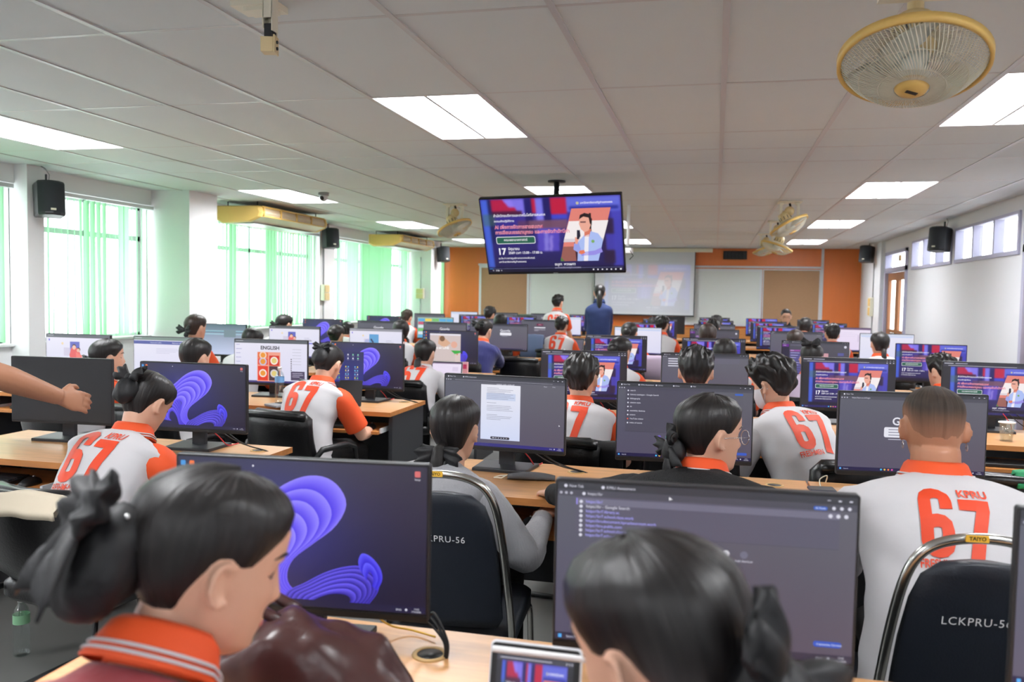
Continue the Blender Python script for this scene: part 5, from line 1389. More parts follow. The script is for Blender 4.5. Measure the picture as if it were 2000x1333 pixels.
    for hj, kn, an in feet:
        b = MB(); b.tube([an-d*.055-UP*.045, an-UP*.035+d*.02, an-UP*.045+d*.10, an-UP*.055+d*.19], [.038, .046, .042, .026], 12); b.build('shoe', M['shoe'], root)
    # ---------------- hair and head wear
    hm = lambda p: Hc+RHs @ p; Hm = M[hairm]
    if hair in ('pulled', 'bun', 'pony', 'lowpony', 'braid', 'netbun'):
        class _X:
            def __matmul__(s, p): return Hc+RHs @ p
        hmx = _X(); link_mesh('hair', cap_mesh(hmx, HL['pulled'], lambda a, s: .012+.006*math.exp(-((a-math.pi)/.9)**2)+.004*math.sin(s*3), .003, PEOPLE_N, sweep=.02), root, Hm)
    elif hair:
        class _X:
            def __matmul__(s, p): return Hc+RHs @ p
        hmx = _X(); o_, ro = {'short': (.024, .020), 'buzz': (.005, .0015), 'bald': (.006, .003), 'bob': (.020, .006), 'fluffy': (.032, .026)}[hair]
        link_mesh('hair', cap_mesh(hmx, HL['short' if hair == 'fluffy' else hair], lambda a, s: o_*(.55+.45*math.sin(min(1, s*1.3+.35)*math.pi*.62)), ro, PEOPLE_N, 72 if voxel < .012 else 48, 22), root, Hm)
    if hair == 'bun':
        b = MB(); b.ell(hm(Vector((0, -.128, .02))), (.042, .034, .040), RHs, 14, 10); b.build('hair_bun', Hm, root)
    if hair in ('pony', 'lowpony', 'braid'):
        z0 = .0 if hair == 'pony' else -.055; P = [hm(Vector((0, -.10, z0+.005))), hm(Vector((0, -.128, z0-.01)))]; e = P[-1]
        for k in range(1, 7): P.append(e-UP*.036*k-d*(.012*math.sin(k*.6)))
        R = [.022, .032, .036, .036, .034, .030, .024, .010]
        if hair == 'braid': R = [.022, .03, .026, .034, .024, .032, .022, .012]
        ribbon_tube(root, 'ponytail', P, R, Hm, .8)
    if sit and seat:
        wp = base+d*.06+Vector((seat_dx, 0, 0)); rz = -math.radians(face if seat_rz is None else seat_rz)
        (chair if seat == 'office' else banquet_chair)(wp.x, wp.y, rz, ('chair used by the ' if seat == 'office' else 'chrome chair of ')+label)
    if acc: acc(root, hm, RHs, d, r, UP, N, wrists, cur)
    return root

def brow_eye_lip(root, hm, sides=(-1, 1), lips=True, closed=True):
    for sx in sides:
        b = MB(); b.tube([hm(hsurf(sx*math.radians(a), .030+.005*math.sin((a-12)/34*math.pi))*1.004) for a in range(12, 50, 6)], [.0015, .0022, .0026, .0026, .0022, .0015, .0008], 6); b.build('eyebrow', M['eye'], root)
        b = MB(); b.tube([hm(hsurf(sx*math.radians(a), .006-.004*math.sin((a-14)/30*math.pi))+Vector((0, .0008, 0))) for a in range(14, 47, 4)], [.0008, .0014, .0018, .002, .002, .0018, .0016, .0012, .0006], 6); b.build('eyelid_line', M['eye'], root)
    if lips:
        b = MB(); b.tube([hm(hsurf(math.radians(a), -.0655)+Vector((0, -.0012, 0))) for a in range(-20, 21, 4)], [.001, .003, .0045, .0055, .006, .006, .006, .0055, .0045, .003, .001], 8); b.build('lips', M['lip'], root)
# ================================================================== WHO SITS WHERE
def acc_front_left(root, hm, RH, d, r, UP, N, wr, cur):
    brow_eye_lip(root, hm)
    bow(root, hm(Vector((0, -.152, .040))), RH @ Rx(-.25) @ Ry(-.15), .72, 3, True, None, 0)
    bun_cover(root, hm(Vector((0, -.128, -.020))), (.054, .046, .078), RH @ Rx(-.2), None, 3)
    b = MB(); b.ell(hm(Vector((.03, -.125, .045))), (.004, .004, .004)); b.build('hair_pin', M['silver'], root)
person('girl in dusty red cardigan with black bow at the front left', at_y(412, 1100, .97), 44, 18, 0, face=4, nfwd=.035, neck=-.012, torso=.47, sw=.18, sleeve=('sh_white', 'red_knit'), shirt_m='red_knit', long_sleeve=True, hair='pulled', voxel=.0048, acc=acc_front_left, top='knit')
def acc_front_right(root, hm, RH, d, r, UP, N, wr, cur):
    brow_eye_lip(root, hm)
    bow(root, hm(Vector((.0, -.135, -.030))), RH @ Ry(.9), .80, 8, True, None, 0, .3)
    bun_cover(root, hm(Vector((0, -.125, -.050))), (.045, .045, .050), RH, None, 5)
person('girl with sleek black hair and bow in the front centre right', at_y(1282, 1262, .92), -58, 16, -6, face=-12, torso=.47, sw=.18, sleeve=('sh_white', 'split'), hair='pulled', voxel=.0048, acc=acc_front_right)
def acc_earring(root, hm, RH, d, r, UP, N, wr, cur):
    for sx in (-1, 1):
        b = MB(); b.tube([hm(Vector((sx*.079, -.012+.009*math.cos(t), -.047+.009*math.sin(t)))) for t in [2*math.pi*k/12 for k in range(13)]], .0012, 6); b.build('earring', M['silver'], root)
person('big man with cropped hair in white 67 polo, second row', at_y(1823, 838, 2.62), 0, 10, 0, face=0, torso=.52, sw=.255, bulk=1.2, seat='banquet', seat_rz=-6, lean=.24, nr=1.28, seat_dx=-.035, hs=1.06, hair='buzz', hairm='buzz', skin='skin_tan', prnt='plain', voxel=.0065, acc=acc_earring, sleeve=('sh_white', 'sh_white'), prs=.86)
def acc_glasses(root, hm, RH, d, r, UP, N, wr, cur):
    brow_eye_lip(root, hm)
    for sx in (-1, 1):
        b = MB(); b.tube([hm(Vector((sx*(.033+.023*math.cos(t)), .098, .002+.022*math.sin(t)))) for t in [2*math.pi*k/20 for k in range(21)]], .0013, 6); b.build('glasses_rim', M['silver'], root)
        b = MB(); b.tube([hm(Vector((sx*.056, .097, .004))), hm(Vector((sx*.074, .02, .004))), hm(Vector((sx*.075, -.01, -.002)))], .001, 5); b.build('glasses_arm', M['silver'], root)
    bow(root, hm(Vector((.0, -.128, -.035))), RH @ Ry(-.6), .55, 5, True, None, 0, .5)
    bun_cover(root, hm(Vector((0, -.118, -.055))), (.036, .036, .042), RH, None, 2)
person('woman in black ribbed sweater and round glasses looking right', at_y(1388, 850, 2.62), 62, 4, 0, face=6, torso=.50, sw=.235, bulk=1.15, neck=-.015, shirt_m='black_knit', sleeve=('black_knit', 'black_knit'), long_sleeve=True, top='knit', voxel=.0065, acc=acc_glasses, hands=(Vector((-.55, 2.95, .78)), Vector((.18, 2.98, .78))))
def acc_bow5(root, hm, RH, d, r, UP, N, wr, cur):
    bow(root, hm(Vector((0, -.118, -.065))), RH, .74, 7, True, None, .55, -.6)
person('woman in grey cable cardigan with big black bow, second row', at_y(890, 842, 2.83), 6, 6, 0, face=14, torso=.50, sw=.195, seat='banquet', seat_rz=-4, seat_dx=.12, shirt_m='grey_knit', sleeve=('grey_knit', 'grey_knit'), long_sleeve=True, top='knit', hair='lowpony', voxel=.0065, acc=acc_bow5, collar=False, hands=(None, at_y(1062, 1010, 2.98)), sag=.06)
def acc_bow6(root, hm, RH, d, r, UP, N, wr, cur):
    brow_eye_lip(root, hm, (1,))
    bow(root, hm(Vector((0, -.125, .045))), RH @ Rx(-.2), .62, 9, False, None, 0, .4)
    bun_cover(root, hm(Vector((0, -.115, .0))), (.046, .040, .055), RH, None, 6)
person('girl in white 67 polo leaning forward, second row left', at_y(287, 790, 2.86), 12, 34, 0, face=8, torso=.50, sw=.215, lean=.23, sleeve=('sh_white', 'split'), prnt='flame', voxel=.0065, acc=acc_bow6)
person('girl in white 67 polo at the aisle desk, third row left', at_y(641, 713, 4.78), 6, 30, 0, face=10, torso=.50, sw=.21, sleeve=('sh_white', 'split'), prnt='flame', voxel=.008, acc=lambda root, hm, RH, d, r, UP, N, wr, cur: (bow(root, hm(Vector((0, -.105, .065))), RH @ Rx(.4), .55, 4, False, None, 0, .1), bun_cover(root, hm(Vector((0, -.112, .0))), (.052, .036, .055), RH, None, 4)), hands=(None, at_y(728, 838, 4.98)))
def acc_p9(root, hm, RH, d, r, UP, N, wr, cur):
    brow_eye_lip(root, hm, (1,))
    bow(root, hm(Vector((0, -.13, .0))), RH, .42, 2, False, None, 0)
    bun_cover(root, hm(Vector((0, -.125, -.035))), (.05, .045, .05), RH, None, 8)
    b = MB(); b.tube([hm(Vector((.052, .045, .062))), hm(Vector((.066, .02, .055))), hm(Vector((.071, .0, .045)))], .004, 6); b.build('hair_clip', M['silver'], root)
person('girl with net bun and hair clip looking right by the windows', at_y(212, 700, 4.72), 40, 0, 0, face=16, torso=.48, sw=.19, sleeve=('sh_white', 'sh_orange'), prnt='flame', voxel=.009, acc=acc_p9)
person('dark haired student hidden to the eyes behind second row wallpaper monitor', at_y(383, 700, 4.72), 14, 10, 0, voxel=.012, sleeve=('sh_white', 'split'))
def acc_bow_s(size=.6, seed=1, zz=-.01, net=.5):
    return lambda root, hm, RH, d, r, UP, N, wr, cur: bow(root, hm(Vector((0, -.118, zz))), RH, size, seed, False, None, net)
person('brown haired girl with frilly black bow, fourth row by the windows', at_y(383, 642, 6.75), 14, 4, 0, hairm='hair_brown', voxel=.012, acc=acc_bow_s(.75, 11, -.02, .5), sleeve=('sh_white', 'split'))
person('head with parted hair just above the food page monitor', at_y(493, 669, 6.75), 4, 20, 0, voxel=.014, sleeve=('sh_white', 'split'))
person('girl with frilly hair bow against the green blind, fifth row', at_y(556, 636, 8.7), 20, 6, 0, voxel=.014, acc=acc_bow_s(.7, 12, .0, .5), sleeve=('sh_white', 'split'))
person('student in green top with hair claw, fifth row left', at_y(657, 657, 8.75), 6, 10, 0, voxel=.014, hair='bun', shirt_m='green_cloth', sleeve=('green_cloth', 'green_cloth'), collar=False)
person('small dark head with orange collar, sixth row left', at_y(679, 646, 10.8), 6, 8, 0, voxel=.016, hair='bun', sleeve=('sh_white', 'sh_orange'))
person('girl with low ponytail in white polo before the pink chat page', at_y(831, 692, 6.62), 8, 6, 0, face=6, hair='lowpony', voxel=.010, prnt='plain', sleeve=('sh_white', 'sh_white'), torso=.5, hands=None, collar='sh_white')
person('girl with long loose hair in 67 polo, fifth row third seat', at_y(783, 648, 8.75), -10, 8, 0, hair='bob', voxel=.012, prnt='plain', sleeve=('sh_white', 'sh_orange'), acc=lambda root, hm, RH, d, r, UP, N, wr, cur: ribbon_tube(root, 'loose_hair', [hm(Vector((.02, -.09, -.05))), hm(Vector((.03, -.11, -.12)))]+[hm(Vector((.03, -.11, -.12)))-UP*.05*k for k in (1, 2, 3)], [.05, .055, .05, .04, .015], M['hair'], .6))
person('dark haired head before the far blinds, seventh row', at_y(795, 621, 12.8), 4, 6, 0, voxel=.018, hair='short', hairm='hair_brown')
person('woman in blue knit cardigan at the aisle, fifth row left', at_y(946, 647, 8.72), 18, 12, 0, face=14, torso=.52, sw=.205, bulk=1.2, shirt_m='navy_knit', sleeve=('navy_knit', 'navy_knit'), long_sleeve=True, top='knit', hair='bun', voxel=.010, acc=acc_bow_s(.7, 15, .05, .4), hands=(None, at_y(985, 722, 9.1)))
person('boy with tousled hair before the left notice board', at_y(957, 616, 12.6), 20, 10, 0, hair='short', voxel=.014)
person('student head beside the tousled boy, sixth row', at_y(977, 632, 10.8), -20, 8, 0, hair='bob', voxel=.016)
person('dark hair top above the pink logo monitor row', at_y(1005, 632, 14.7), 0, 10, 0, hair='bob', voxel=.018)
person('student in 67 polo bending before the left whiteboard', at_y(1090, 592, 13.2), 18, -4, 0, face=10, torso=.52, sit=False, hair='short', prnt='plain', voxel=.014, sleeve=('sh_white', 'split'), group='people standing', hands=(at_y(1058, 640, 13.0), None))
def acc_watch(root, hm, RH, d, r, UP, N, wr, cur):
    S, E, W = wr[-1]; b = MB(); b.tube([W-(W-E).normalized()*.04, W-(W-E).normalized()*.005], .036, 12); b.build('wristwatch', M['black_pl'], root)
    ribbon_tube(root, 'long_hair', [hm(Vector((0, -.09, .03))), hm(Vector((0, -.115, -.05))), hm(Vector((0, -.125, -.14))), hm(Vector((.01, -.13, -.25))), hm(Vector((.02, -.12, -.36)))], [.04, .06, .055, .045, .012], M['hair'], .7)
person('standing person in navy shirt with long ponytail in the aisle', at_y(1171, 573, 12.1), -8, 0, 0, face=-4, torso=.54, sit=False, sw=.168, bulk=.98, shirt_m='navy_shirt', sleeve=('navy_shirt', 'navy_shirt'), long_sleeve=True, hair='pulled', hairm='hair', voxel=.010, collar='navy_shirt', group='people standing', acc=acc_watch, hands=(at_y(1157, 642, 12.3), None))
person('student in 67 polo beside the white monitor, sixth row left', at_y(1097, 638, 10.95), 10, 4, 0, hair='short', prnt='plain', voxel=.012, sleeve=('sh_white', 'split'))
person('boy in 67 polo at the aisle slide monitor, third row right', at_y(1135, 741, 4.42), 4, 6, 0, face=6, torso=.50, sw=.205, bulk=1.1, hair='short', hs=1.03, prnt='plain', voxel=.008, sleeve=('sh_white', 'sh_orange'))
person('girl with bun before the aisle slide, fourth row right', at_y(1212, 690, 6.65), 24, 8, 0, hair='bun', voxel=.012, acc=acc_bow_s(.4, 3, .02, .3), shirt_m='sh_white')
person('boy facing straight ahead between the two dark second row monitors', at_y(1359, 728, 4.45), 0, 4, 0, hair='short', hs=1.03, voxel=.009, torso=.52)
def acc_mask(root, hm, RH, d, r, UP, N, wr, cur):
    V = []; F = []; n = 17; m = 8
    for j in range(m):
        z = -.008-.108*j/(m-1)
        for i in range(n):
            a = math.radians(-78+156*i/(n-1)); p = hsurf(a, max(z, -.113), False); nr = Vector((p.x, p.y, 0)).normalized(); V.append(hm(p+nr*(.007+.014*math.exp(-(math.degrees(a)/28)**2)*math.sin(math.pi*(j+.6)/m))))
    for j in range(m-1):
        for i in range(n-1): F.append((j*n+i, j*n+i+1, (j+1)*n+i+1, (j+1)*n+i))
    b = MB(); b._add(V, F, 0, True); b.build('face_mask', M['mask'], root)
    for sx in (-1, 1):
        for z in (-.012, -.075):
            b = MB(); b.tube([hm(hsurf(sx*math.radians(76), z)+Vector((sx*.006, 0, 0))), hm(Vector((sx*.078, -.005, -.01+(z+.04)*.4))), hm(Vector((sx*.080, -.022, -.012)))], .0016, 5); b.build('mask_loop', M['mask'], root)
person('boy with white face mask in 67 polo leaning left, third row', at_y(1508, 752, 4.3), -54, 14, -4, face=-34, lean=.30, torso=.52, sw=.21, bulk=1.05, hair='fluffy', hs=1.03, prnt='plain', voxel=.007, sleeve=('sh_white', 'sh_white'), acc=acc_mask)
person('boy turned left beside the right end slides, fourth row', at_y(1838, 727, 6.5), -34, 6, 0, hair='short', voxel=.012, torso=.48)
person('girl with braided ponytail before the white page, fifth row right', at_y(1718, 674, 8.65), -8, 4, 0, hair='braid', voxel=.012, sleeve=('sh_white', 'sh_orange'))
person('boy before the pale pink page, sixth row right', at_y(1625, 654, 10.75), 0, 6, 0, hair='short', voxel=.014)
person('hair top before the plain dark page, fifth row right', at_y(1553, 669, 8.7), 10, 10, 0, hair='pulled', hairm='hair_brown', voxel=.016)
person('bent student with black bow above the purple list, fourth row', at_y(1585, 704, 6.6), 12, 22, 0, hair='pulled', voxel=.014, acc=acc_bow_s(.6, 17, .09, .3), shirt_m='lavender', sleeve=('lavender', 'lavender'))
person('dark crown above the search results monitor, fourth row right', at_y(1415, 695, 6.55), 0, 12, 0, hair='bob', voxel=.014)
person('head before the blank white page, fifth row right', at_y(1229, 654, 8.6), 6, 6, 0, hair='bun', voxel=.014)
person('student in orange sleeved polo, sixth row right of the aisle', at_y(1293, 637, 10.8), 10, 10, 0, hair='short', voxel=.014, sleeve=('sh_white', 'sh_orange'))
person('head behind orange sleeved student, seventh row right', at_y(1276, 637, 12.75), 4, 12, 0, hair='short', voxel=.018)
person('brownish head before the purple list, fifth row right', at_y(1382, 657, 8.7), 0, 10, 0, hair='bob', hairm='hair_brown', voxel=.016)
person('head behind brownish head, sixth row right', at_y(1392, 644, 10.75), 0, 8, 0, hair='short', voxel=.018)
person('farthest head in the same file, seventh row right', at_y(1399, 634, 12.75), 0, 8, 0, hair='short', voxel=.018)
person('student head turned in the seventh row near the facing man', at_y(1573, 638, 12.7), 20, 6, 0, hair='bob', voxel=.018)
person('man with receding hair facing the camera at the front', at_y(1535, 619, 14.4), 178, 22, 0, face=180, hair='bald', hs=1.08, torso=.56, shirt_m='black_cloth', sleeve=('black_cloth', 'black_cloth'), long_sleeve=True, collar='black_cloth', voxel=.010, acc=lambda root, hm, RH, d, r, UP, N, wr, cur: brow_eye_lip(root, hm), group='people facing back')
# standing helper whose arm reaches into the picture from the left
person('man in slate T-shirt reaching in from the left edge', Vector((-2.42, 2.10, 1.60)), 30, 24, 0, face=22, torso=.50, sit=False, sw=.21, shirt_m='slate', sleeve=('slate', 'slate'), collar=False, hair='short', skin='skin_tan', voxel=.0055, group='people standing', hands=(Vector((-2.7, 2.2, .95)), at_y(150, 793, 2.52)), wr=1.1, arm=1.12)
# ================================================================== SMALL THINGS
# extra empty chairs
p = at_y(1985, 885, 3.55); chair(p.x+.05, 3.98, -.1, 'empty black chair at the right edge with green cloth on it'); gx_ = p.x+.02
p = at_y(1020, 700, 9.0); chair(p.x, 9.15, .0, 'empty black chair by the aisle beside the blue cardigan woman')

def keyboard(x, y, z, label, rz=0):
    root = empty('keyboard', (x, y, z), rz); tag(root, label, 'keyboard', 'black keyboards on the trays')
    b = MB(); b.rbox((0, 0, .010), (.42, .135, .018), .012, axis='z'); b.build('case', M['black_pl'], root)
    for r in range(5):
        k = MB(); k.box((0, -.048+.024*r, .021), (.395, .019, .006)); k.build('key_row', M['dark_pl'], root)
def mouse(x, y, z, label, rz=0):
    root = empty('mouse', (x, y, z), rz); tag(root, label, 'mouse', 'computer mice')
    b = MB(); R = []
    for t in np.linspace(0, 1, 9):
        yy = -.052+.104*t; w = .030*math.sin(math.pi*(.12+.76*t))**.5; h = .034*math.sin(math.pi*(.10+.72*t))**.8
        R.append([(w*math.cos(a), yy, max(0, h*math.sin(a))) for a in [math.pi*k/10 for k in range(11)]])
    b.rings(R[::-1], True); b.build('shell', M['black_pl'], root)
    w = MB(); w.cyl((0, .025, .030), .007, .006, 'x', 10); w.build('wheel', M['grey_pl'], root)
for r in (1, 2, 3, 4):
    Y = ROWY[r]
    for side, cols, seats in (('L', LCOL[r], SEATL), ('R', RCOL[r], SEATR)):
        for k, x in enumerate(cols):
            if x is None: continue
            keyboard(x-.06, Y-.40, .635, 'keyboard on the tray, %s row, %s' % (ORD[r], seats[k]))
            mouse(x+.21, Y-.42, .635, 'mouse on the tray, %s row, %s' % (ORD[r], seats[k]))

def cable(label, pts, m, rad=.0032, name='cable'):
    Q = []; P = [Vector(p) for p in pts]
    for i in range(len(P)-1):
        a, b_, c, d_ = P[max(i-1, 0)], P[i], P[i+1], P[min(i+2, len(P)-1)]
        for k in range(6):
            t = k/6; Q.append(.5*((2*b_)+(c-a)*t+(2*a-5*b_+4*c-d_)*t*t+(3*b_-a-3*c+d_)*t**3))
    Q.append(P[-1]); b = MB(); b.tube(Q, rad, 6); o = b.build(name, m); tag(o, label, 'cable', 'monitor cables'); return o
# cables of the front desk
g = at_z(868, 1280, .756); m0 = Vector((-.81, 1.62, .84))
for k in range(3): cable('black cable from the front left monitor into the desk grommet, strand %s' % ('lowest', 'middle', 'topmost')[k], [(-.70+.05*k, 1.60, .85), (-.64+.03*k, 1.66, .80), (-.58+.012*k, 1.66, .80+.008*k), (g.x-.005+.004*k, g.y+.01, .78), (g.x+.002*k, g.y, .742)], M['black_pl'], .003)
cable('thin yellow cable hanging under the front left monitor', [(-.70, 1.62, .85), (-.68, 1.65, .80), (-.66, 1.68, .77), (-.62, 1.70, .757), (-.56, 1.68, .757)], mat('yellow_cable', (222, 176, 60), .5), .0022)
for nm, x, Y in (('behind the document monitor', -.855, 3.43), ('behind the second row wallpaper monitor', -2.34, 3.43), ('behind the start menu monitor', -2.29, 5.32), ('behind the aisle slide monitor, third row', -.79, 5.32), ('behind the right end slide, third row', 1.58, 5.32)):
    cable('red network cable %s' % nm, [(x+.05, Y+.03, .86), (x+.10, Y+.06, .80), (x+.12, Y+.1, .757), (x+.14, Y+.16, .757)], M['red_wire'], .0028)
    cable('black power cable %s' % nm, [(x+.12, Y+.03, .86), (x+.20, Y+.04, .80), (x+.27, Y+.03, .775), (x+.33, Y+.05, .757), (x+.36, Y+.06, .745)], M['black_pl'], .003)
    cable('grey video cable %s' % nm, [(x+.08, Y+.03, .86), (x+.17, Y+.07, .79), (x+.25, Y+.07, .765), (x+.31, Y+.06, .757), (x+.35, Y+.06, .745)], M['dark_pl'], .0028)

# brown leather bag
c = at_y(618, 1272, 1.30); root = empty('leather_bag', (c.x, c.y, DZ)); tag(root, 'crumpled dark brown leather bag on the front desk', 'bag')
M['brown_leather'] = mat('brown_leather', (66, 40, 38), .32, noise=.15, nscale=10, bump=.25, bscale=20)
b = MB(); R = []
for j in range(40):
    t = j/39; x = -.20+.36*t; ring = []
    hh = .20*math.sin(math.pi*min(1, .16+.80*t))**.6*(1-.12*t); dd = .10*math.sin(math.pi*(.1+.82*t))**.5
    for k in range(44):
        a = 2*math.pi*k/44; y = dd*math.cos(a); z = hh*(.5+.5*math.sin(a)); f = 1 if z > .02 else .3
        n = .030*noise3((x*6, y*6+3, z*5), 1.6)+.016*noise3((x*13, y*13, z*13), 1.5)+.013*abs(math.sin(x*24+z*34+math.sin(y*24)*2))**.5
        z = z+f*n
        ring.append((x+.02*math.sin(a), y*(1+.6*n*4), max(.002, z)))
    R.append(ring)
b.rings(R[::-1], True); b.build('body', M['brown_leather'], root)
for k, yy in enumerate((-.03, .03)):
    h = MB(); h.tube([(-.15, yy, .11), (-.19, yy-.01, .15), (-.16, yy, .19), (-.10, yy+.01, .195), (-.05, yy, .18)], [.010, .011, .011, .010, .010], 10); h.build('handle', M['brown_leather'], root)
b = MB(); b.box((-.04, -.10, .03), (.09, .004, .05), Rx(.4) @ Rz(.2)); b.build('tag', M['grey_pl'], root)

def tablet(name, label, px0, py0, px1, Y, hgt, tilt, design, edge, rz=0.0, base_z=DZ, back=False, lap=False, cat='tablet'):
    a = at_y(px0, py0, Y); b_ = at_y(px1, py0, Y); w = abs(b_.x-a.x); ct, st = math.cos(tilt), math.sin(tilt)
    top = a.z; hh = max(.05, (top-base_z)/ct) if hgt is None else hgt
    root = empty(name, ((a.x+b_.x)/2, Y, base_z), rz); tag(root, label, cat, 'portable devices on the desks')
    Rt = Rx(-tilt); cz = Vector((0, 0, 0))
    b = MB(); b.rbox(Rt @ Vector((0, 0, hh/2)), (w, .008, hh), .008, Rt, 'y'); b.build('case', edge, root)
    if not back:
        b = MB(); b.rbox(Rt @ Vector((0, -.0045, hh/2)), (w-.006, .002, hh-.006), .006, Rt, 'y'); b.build('bezel', M['black_pl'], root)
        o = link_mesh('screen', D[design], root); o.location = Rt @ Vector((0, -.0062, hh/2)); o.rotation_euler = (-tilt, 0, 0); o.scale = ((w-.024)/.53, 1, (hh-.026)/.298)
    if lap:
        b = MB(); b.rbox((0, -.11 if not back else .11, .008), (w, .22, .014), .008, None, 'z'); b.build('keyboard_deck', edge, root)
        b = MB(); b.box((0, -.09 if not back else .09, .016), (w*.86, .11, .002)); b.build('keys', M['black_pl'], root)
    else:
        b = MB(); b.box(Vector((0, .05*(1 if not back else -1), .004)), (w*.7, .11, .006)); b.box(Rt @ Vector((0, .012, hh*.3)), (w*.6, .005, hh*.5), Rt @ Rx(.25)); b.build('stand_cover', M['dark_pl'], root)
    return root
t = tablet('tablet', 'white edged tablet showing the slide at the bottom centre', 945, 1258, 1130, 1.22, .2, .25, 'slide', M['alu'], 0)
b = MB(); b.tube([(-.06, .006, .1975), (.10, .006, .1975)], .005, 10); b.build('stylus', M['white'], t)
tablet('laptop', 'dark laptop corner at the bottom right edge', 1805, 1304, 2030, 1.02, .17, .3, 'off', M['dark_pl'], 0, DZ, False, True, 'laptop')
tablet('tablet', 'black backed tablet standing right of the third row aisle girl', 662, 744, 704, 5.04, None, .32, 'off', M['black_pl'], .25, DZ, True)
tablet('laptop', 'grey laptop left of the food page monitor stand', 566, 742, 604, 5.02, None, .3, 'plain_dark', M['grey_pl'], -.5, DZ, False, True, 'laptop')
tablet('laptop', 'thin laptop between the illustration monitor and the food page', 562, 692, 584, 7.1, None, .3, 'plain_dark', M['alu'], -.3, DZ, False, True, 'laptop')
tablet('laptop', 'silver edged laptop in front of the low ponytail girl', 842, 706, 902, 7.05, None, .28, 'pink_page', M['alu'], .1, DZ, False, True, 'laptop')
tablet('tablet', 'dark tablet with white rim on the aisle desk, sixth row', 1040, 664, 1078, 11.0, .19, .3, 'off', M['alu'], .1)
tablet('laptop', 'open laptop next to the sixth row polo student', 1116, 650, 1140, 11.1, .19, .3, 'plain_dark', M['alu'], -.2, DZ, False, True, 'laptop')
tablet('tablet', 'pinkish tablet left of the purple list monitor', 1490, 694, 1530, 7.1, .18, .3, 'pink_page', M['dark_pl'], 0)

def bottle(label, x, y, z, lab, h=.23, r=.031):
    root = empty('water_bottle', (x, y, z)); tag(root, label, 'bottle', 'plastic water bottles')
    prof = [(.6, .0), (.95, .004), (1, .02), (.92, .05), (1, .06), (.92, .09), (1, .10), (.92, .13), (1, .14), (1, .17), (.8, .195), (.42, .212), (.4, .222)]
    b = MB(); b.rings([[(r*q*math.cos(t), r*q*math.sin(t), zz*h/.23) for t in [2*math.pi*k/20 for k in range(20)]] for q, zz in prof], True); b.build('shell', M['clear'], root)
    b = MB(); b.cyl((0, 0, .229*h/.23), r*.44, .016, n=14); b.build('cap', M['white'], root)
    b = MB(); b.rings([[(r*1.015*math.cos(t), r*1.015*math.sin(t), zz*h/.23) for t in [2*math.pi*k/20 for k in range(20)]] for zz in (.135, .172)], False); b.build('wrap', lab, root)
M['wrap_g'] = mat('green_white_wrap', (150, 206, 160), .4); M['wrap_b'] = mat('blue_wrap', (120, 170, 220), .4)
bottle('half empty water bottle on the floor at the left edge', -2.68, 2.78, 0, M['wrap_g'])
p = at_y(1487, 705, 7.15); bottle('water bottle with green wrap beside the pinkish tablet', p.x-.06, 7.12, DZ, M['wrap_g'])
p = at_y(548, 760, 5.1); bottle('clear bottle left of the food page monitor stand', p.x+.02, 5.05, DZ, M['wrap_b'])

# pouch, phone, paper, pink box
p = at_z(1038, 930, .765); root = empty('pencil_pouch', (p.x, p.y, DZ), .15); tag(root, 'grey zip pouch lying before the document monitor', 'pouch')
b = MB(); R = []
for t in np.linspace(0, 1, 10):
    x = -.095+.19*t; w = .036*math.sin(math.pi*(.16+.70*t))**.5; h = .03*math.sin(math.pi*(.15+.70*t))**.6; R.append([(x, w*math.cos(a), h*.5+h*.5*math.sin(a)) for a in [2*math.pi*k/14 for k in range(14)]])
b.rings(R[::-1], True); b.build('body', mat('grey_pouch_cloth', (92, 92, 94), .8, bump=.2, bscale=80), root)
b = MB(); b.tube([(-.095, 0, .015), (-.12, -.02, .006), (-.15, -.01, .005), (-.13, .02, .006), (-.095, .005, .012)], .003, 6); b.build('wrist_strap', M['cream_pale'], root)
p = at_z(1605, 958, .752); root = empty('smartphone', (p.x, p.y, DZ), .1); tag(root, 'dark phone on the desk between sweater woman and big man', 'phone')
b = MB(); b.rbox((0, 0, .005), (.10, .075, .009), .01, axis='z'); b.build('body', mat('dark_blue_phone', (52, 58, 84), .3), root)
b = MB(); b.rbox((0, 0, .0098), (.094, .069, .0008), .008, axis='z'); b.build('glass', M['black_pl'], root)
cable('white charging cable curling from the dark phone', [(p.x, p.y+.04, .757), (p.x+.0, p.y+.07, .78), (p.x+.03, p.y+.10, .79), (p.x+.03, p.y+.13, .757)], M['cream_pale'], .0025)
b = MB(); b._add([(-.10, -.14, 0), (.10, -.14, 0), (.10, .14, 0), (-.10, .14, 0), (-.10, -.14, .002), (.10, -.14, .002), (.10, .14, .002), (-.10, .14, .002)], [(3, 2, 1, 0), (4, 5, 6, 7), (0, 1, 5, 4), (1, 2, 6, 5), (2, 3, 7, 6), (3, 0, 4, 7)])
o = b.build('paper_sheet', M['paper']); o.location = (-1.08, 3.12, DZ+.001); o.rotation_euler = (0, 0, .7); tag(o, 'white paper sheet left of the grey cardigan woman', 'paper')
p = at_y(911, 730, 7.2); root = empty('snack_box', (p.x, 7.15, DZ)); tag(root, 'narrow pink box standing beside the silver edged laptop', 'box')
b = MB(); b.box((0, 0, .07), (.055, .03, .14)); b.build('carton', mat('pink_card', (236, 178, 190), .6), root)
b = MB(); b.box((0, -.0155, .10), (.04, .001, .04)); b.build('label_print', mat('magenta_print', (206, 60, 110), .6), root)
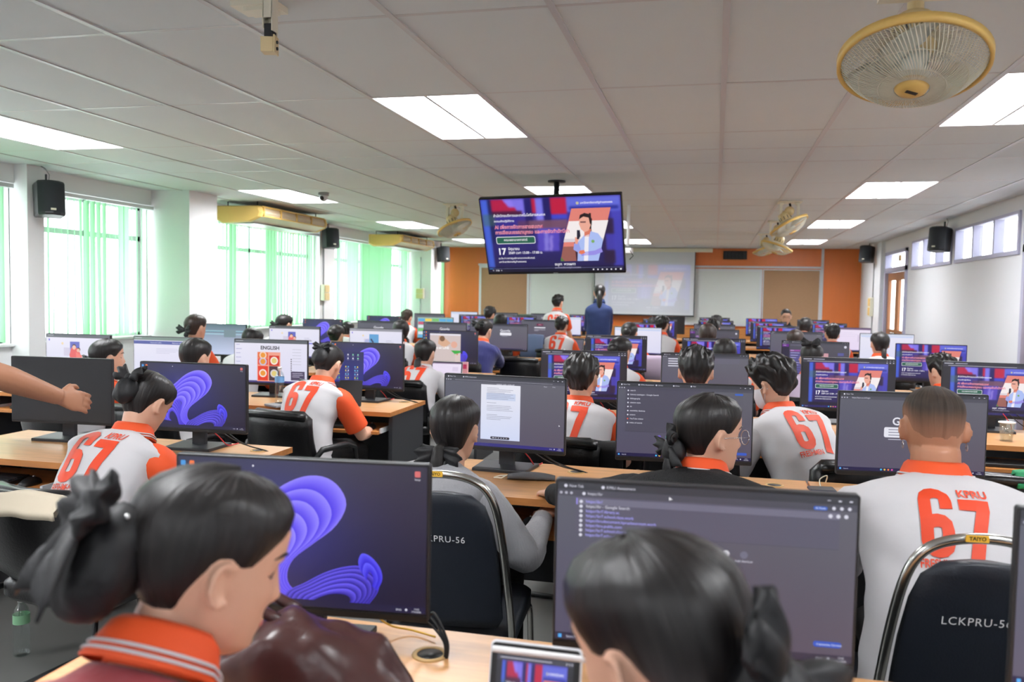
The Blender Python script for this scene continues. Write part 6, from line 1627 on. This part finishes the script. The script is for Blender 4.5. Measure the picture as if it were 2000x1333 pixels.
# beige bag on the left chair, black jacket, lavender jacket, green cloth
def drape(name, label, cat, c, w, h, dep, m, rz=0, seed=1, strap=None):
    root = empty(name, c, rz); tag(root, label, cat); b = MB(); R = []
    prof = [(-dep*.9, -h), (-dep*1.0, -h*.5), (-dep*.8, -.03), (-dep*.35, .012), (dep*.35, .012), (dep*.8, -.03), (dep, -h*.4), (dep*.8, -h*.42), (dep*.55, -.05), (0, -.008), (-dep*.55, -.05), (-dep*.75, -h*.5), (-dep*.68, -h)]
    for j in range(18):
        t = j/17; x = -w/2+w*t; e = math.sin(math.pi*(.08+.84*t))**.4; ring = []
        for y, z in prof:
            n = .012*noise3((x*9+seed, y*9, z*4), 1.4); ring.append((x, y+n, z*(.8+.2*e)+n*.6+(e-1)*.02))
        R.append(ring)
    b.rings(R, True); b.build('cloth', m, root); return root
p = at_y(40, 962, 2.22); r0 = drape('tote_bag', 'beige cloth bag slumped over the left chair back', 'bag', (p.x, 2.25, p.z-.02), .26, .06, .05, mat('beige_canvas', (206, 194, 172), .85), 0, 4)
p = at_y(1128, 868, 4.02); drape('black_jacket', 'black jacket hung over the chair of the third row boy', 'jacket', (p.x, 4.02, p.z+.015), .46, .34, .06, M['black_cloth'], -.05, 2)
p = at_y(1279, 695, 8.3); drape('lavender_jacket', 'lavender jacket with white strap over a chair in the fifth row', 'jacket', (p.x, 8.28, p.z-.01), .42, .36, .06, M['lavender'], 0, 6)
p = at_y(1040, 655, 10.7); drape('denim_jacket', 'pale denim jacket on the aisle chair in the sixth row', 'jacket', (p.x, 10.7, p.z), .3, .3, .05, M['denim'], 0, 9)
drape('green_cloth', 'bright green cloth over the chair at the right edge', 'cloth', (gx_+.11, 3.655, .83), .2, .05, .05, mat('bright_green_cloth', (40, 150, 96), .8), 0, 5)
p = at_z(1965, 862, DZ); root = empty('glass_jar', (p.x, p.y, DZ)); tag(root, 'clear plastic cup near the right edge before the slide', 'cup')
b = MB(); b.rings([[(q*math.cos(t), q*math.sin(t), z) for t in [2*math.pi*k/18 for k in range(18)]] for q, z in ((.03, 0), (.034, .05), (.04, .1), (.037, .1), (.031, .05), (.026, .006))], True); b.build('cup_wall', M['clear'], root)
b = MB(); b.cyl((0, 0, .102), .042, .006, n=18); b.build('lid', M['white'], root)
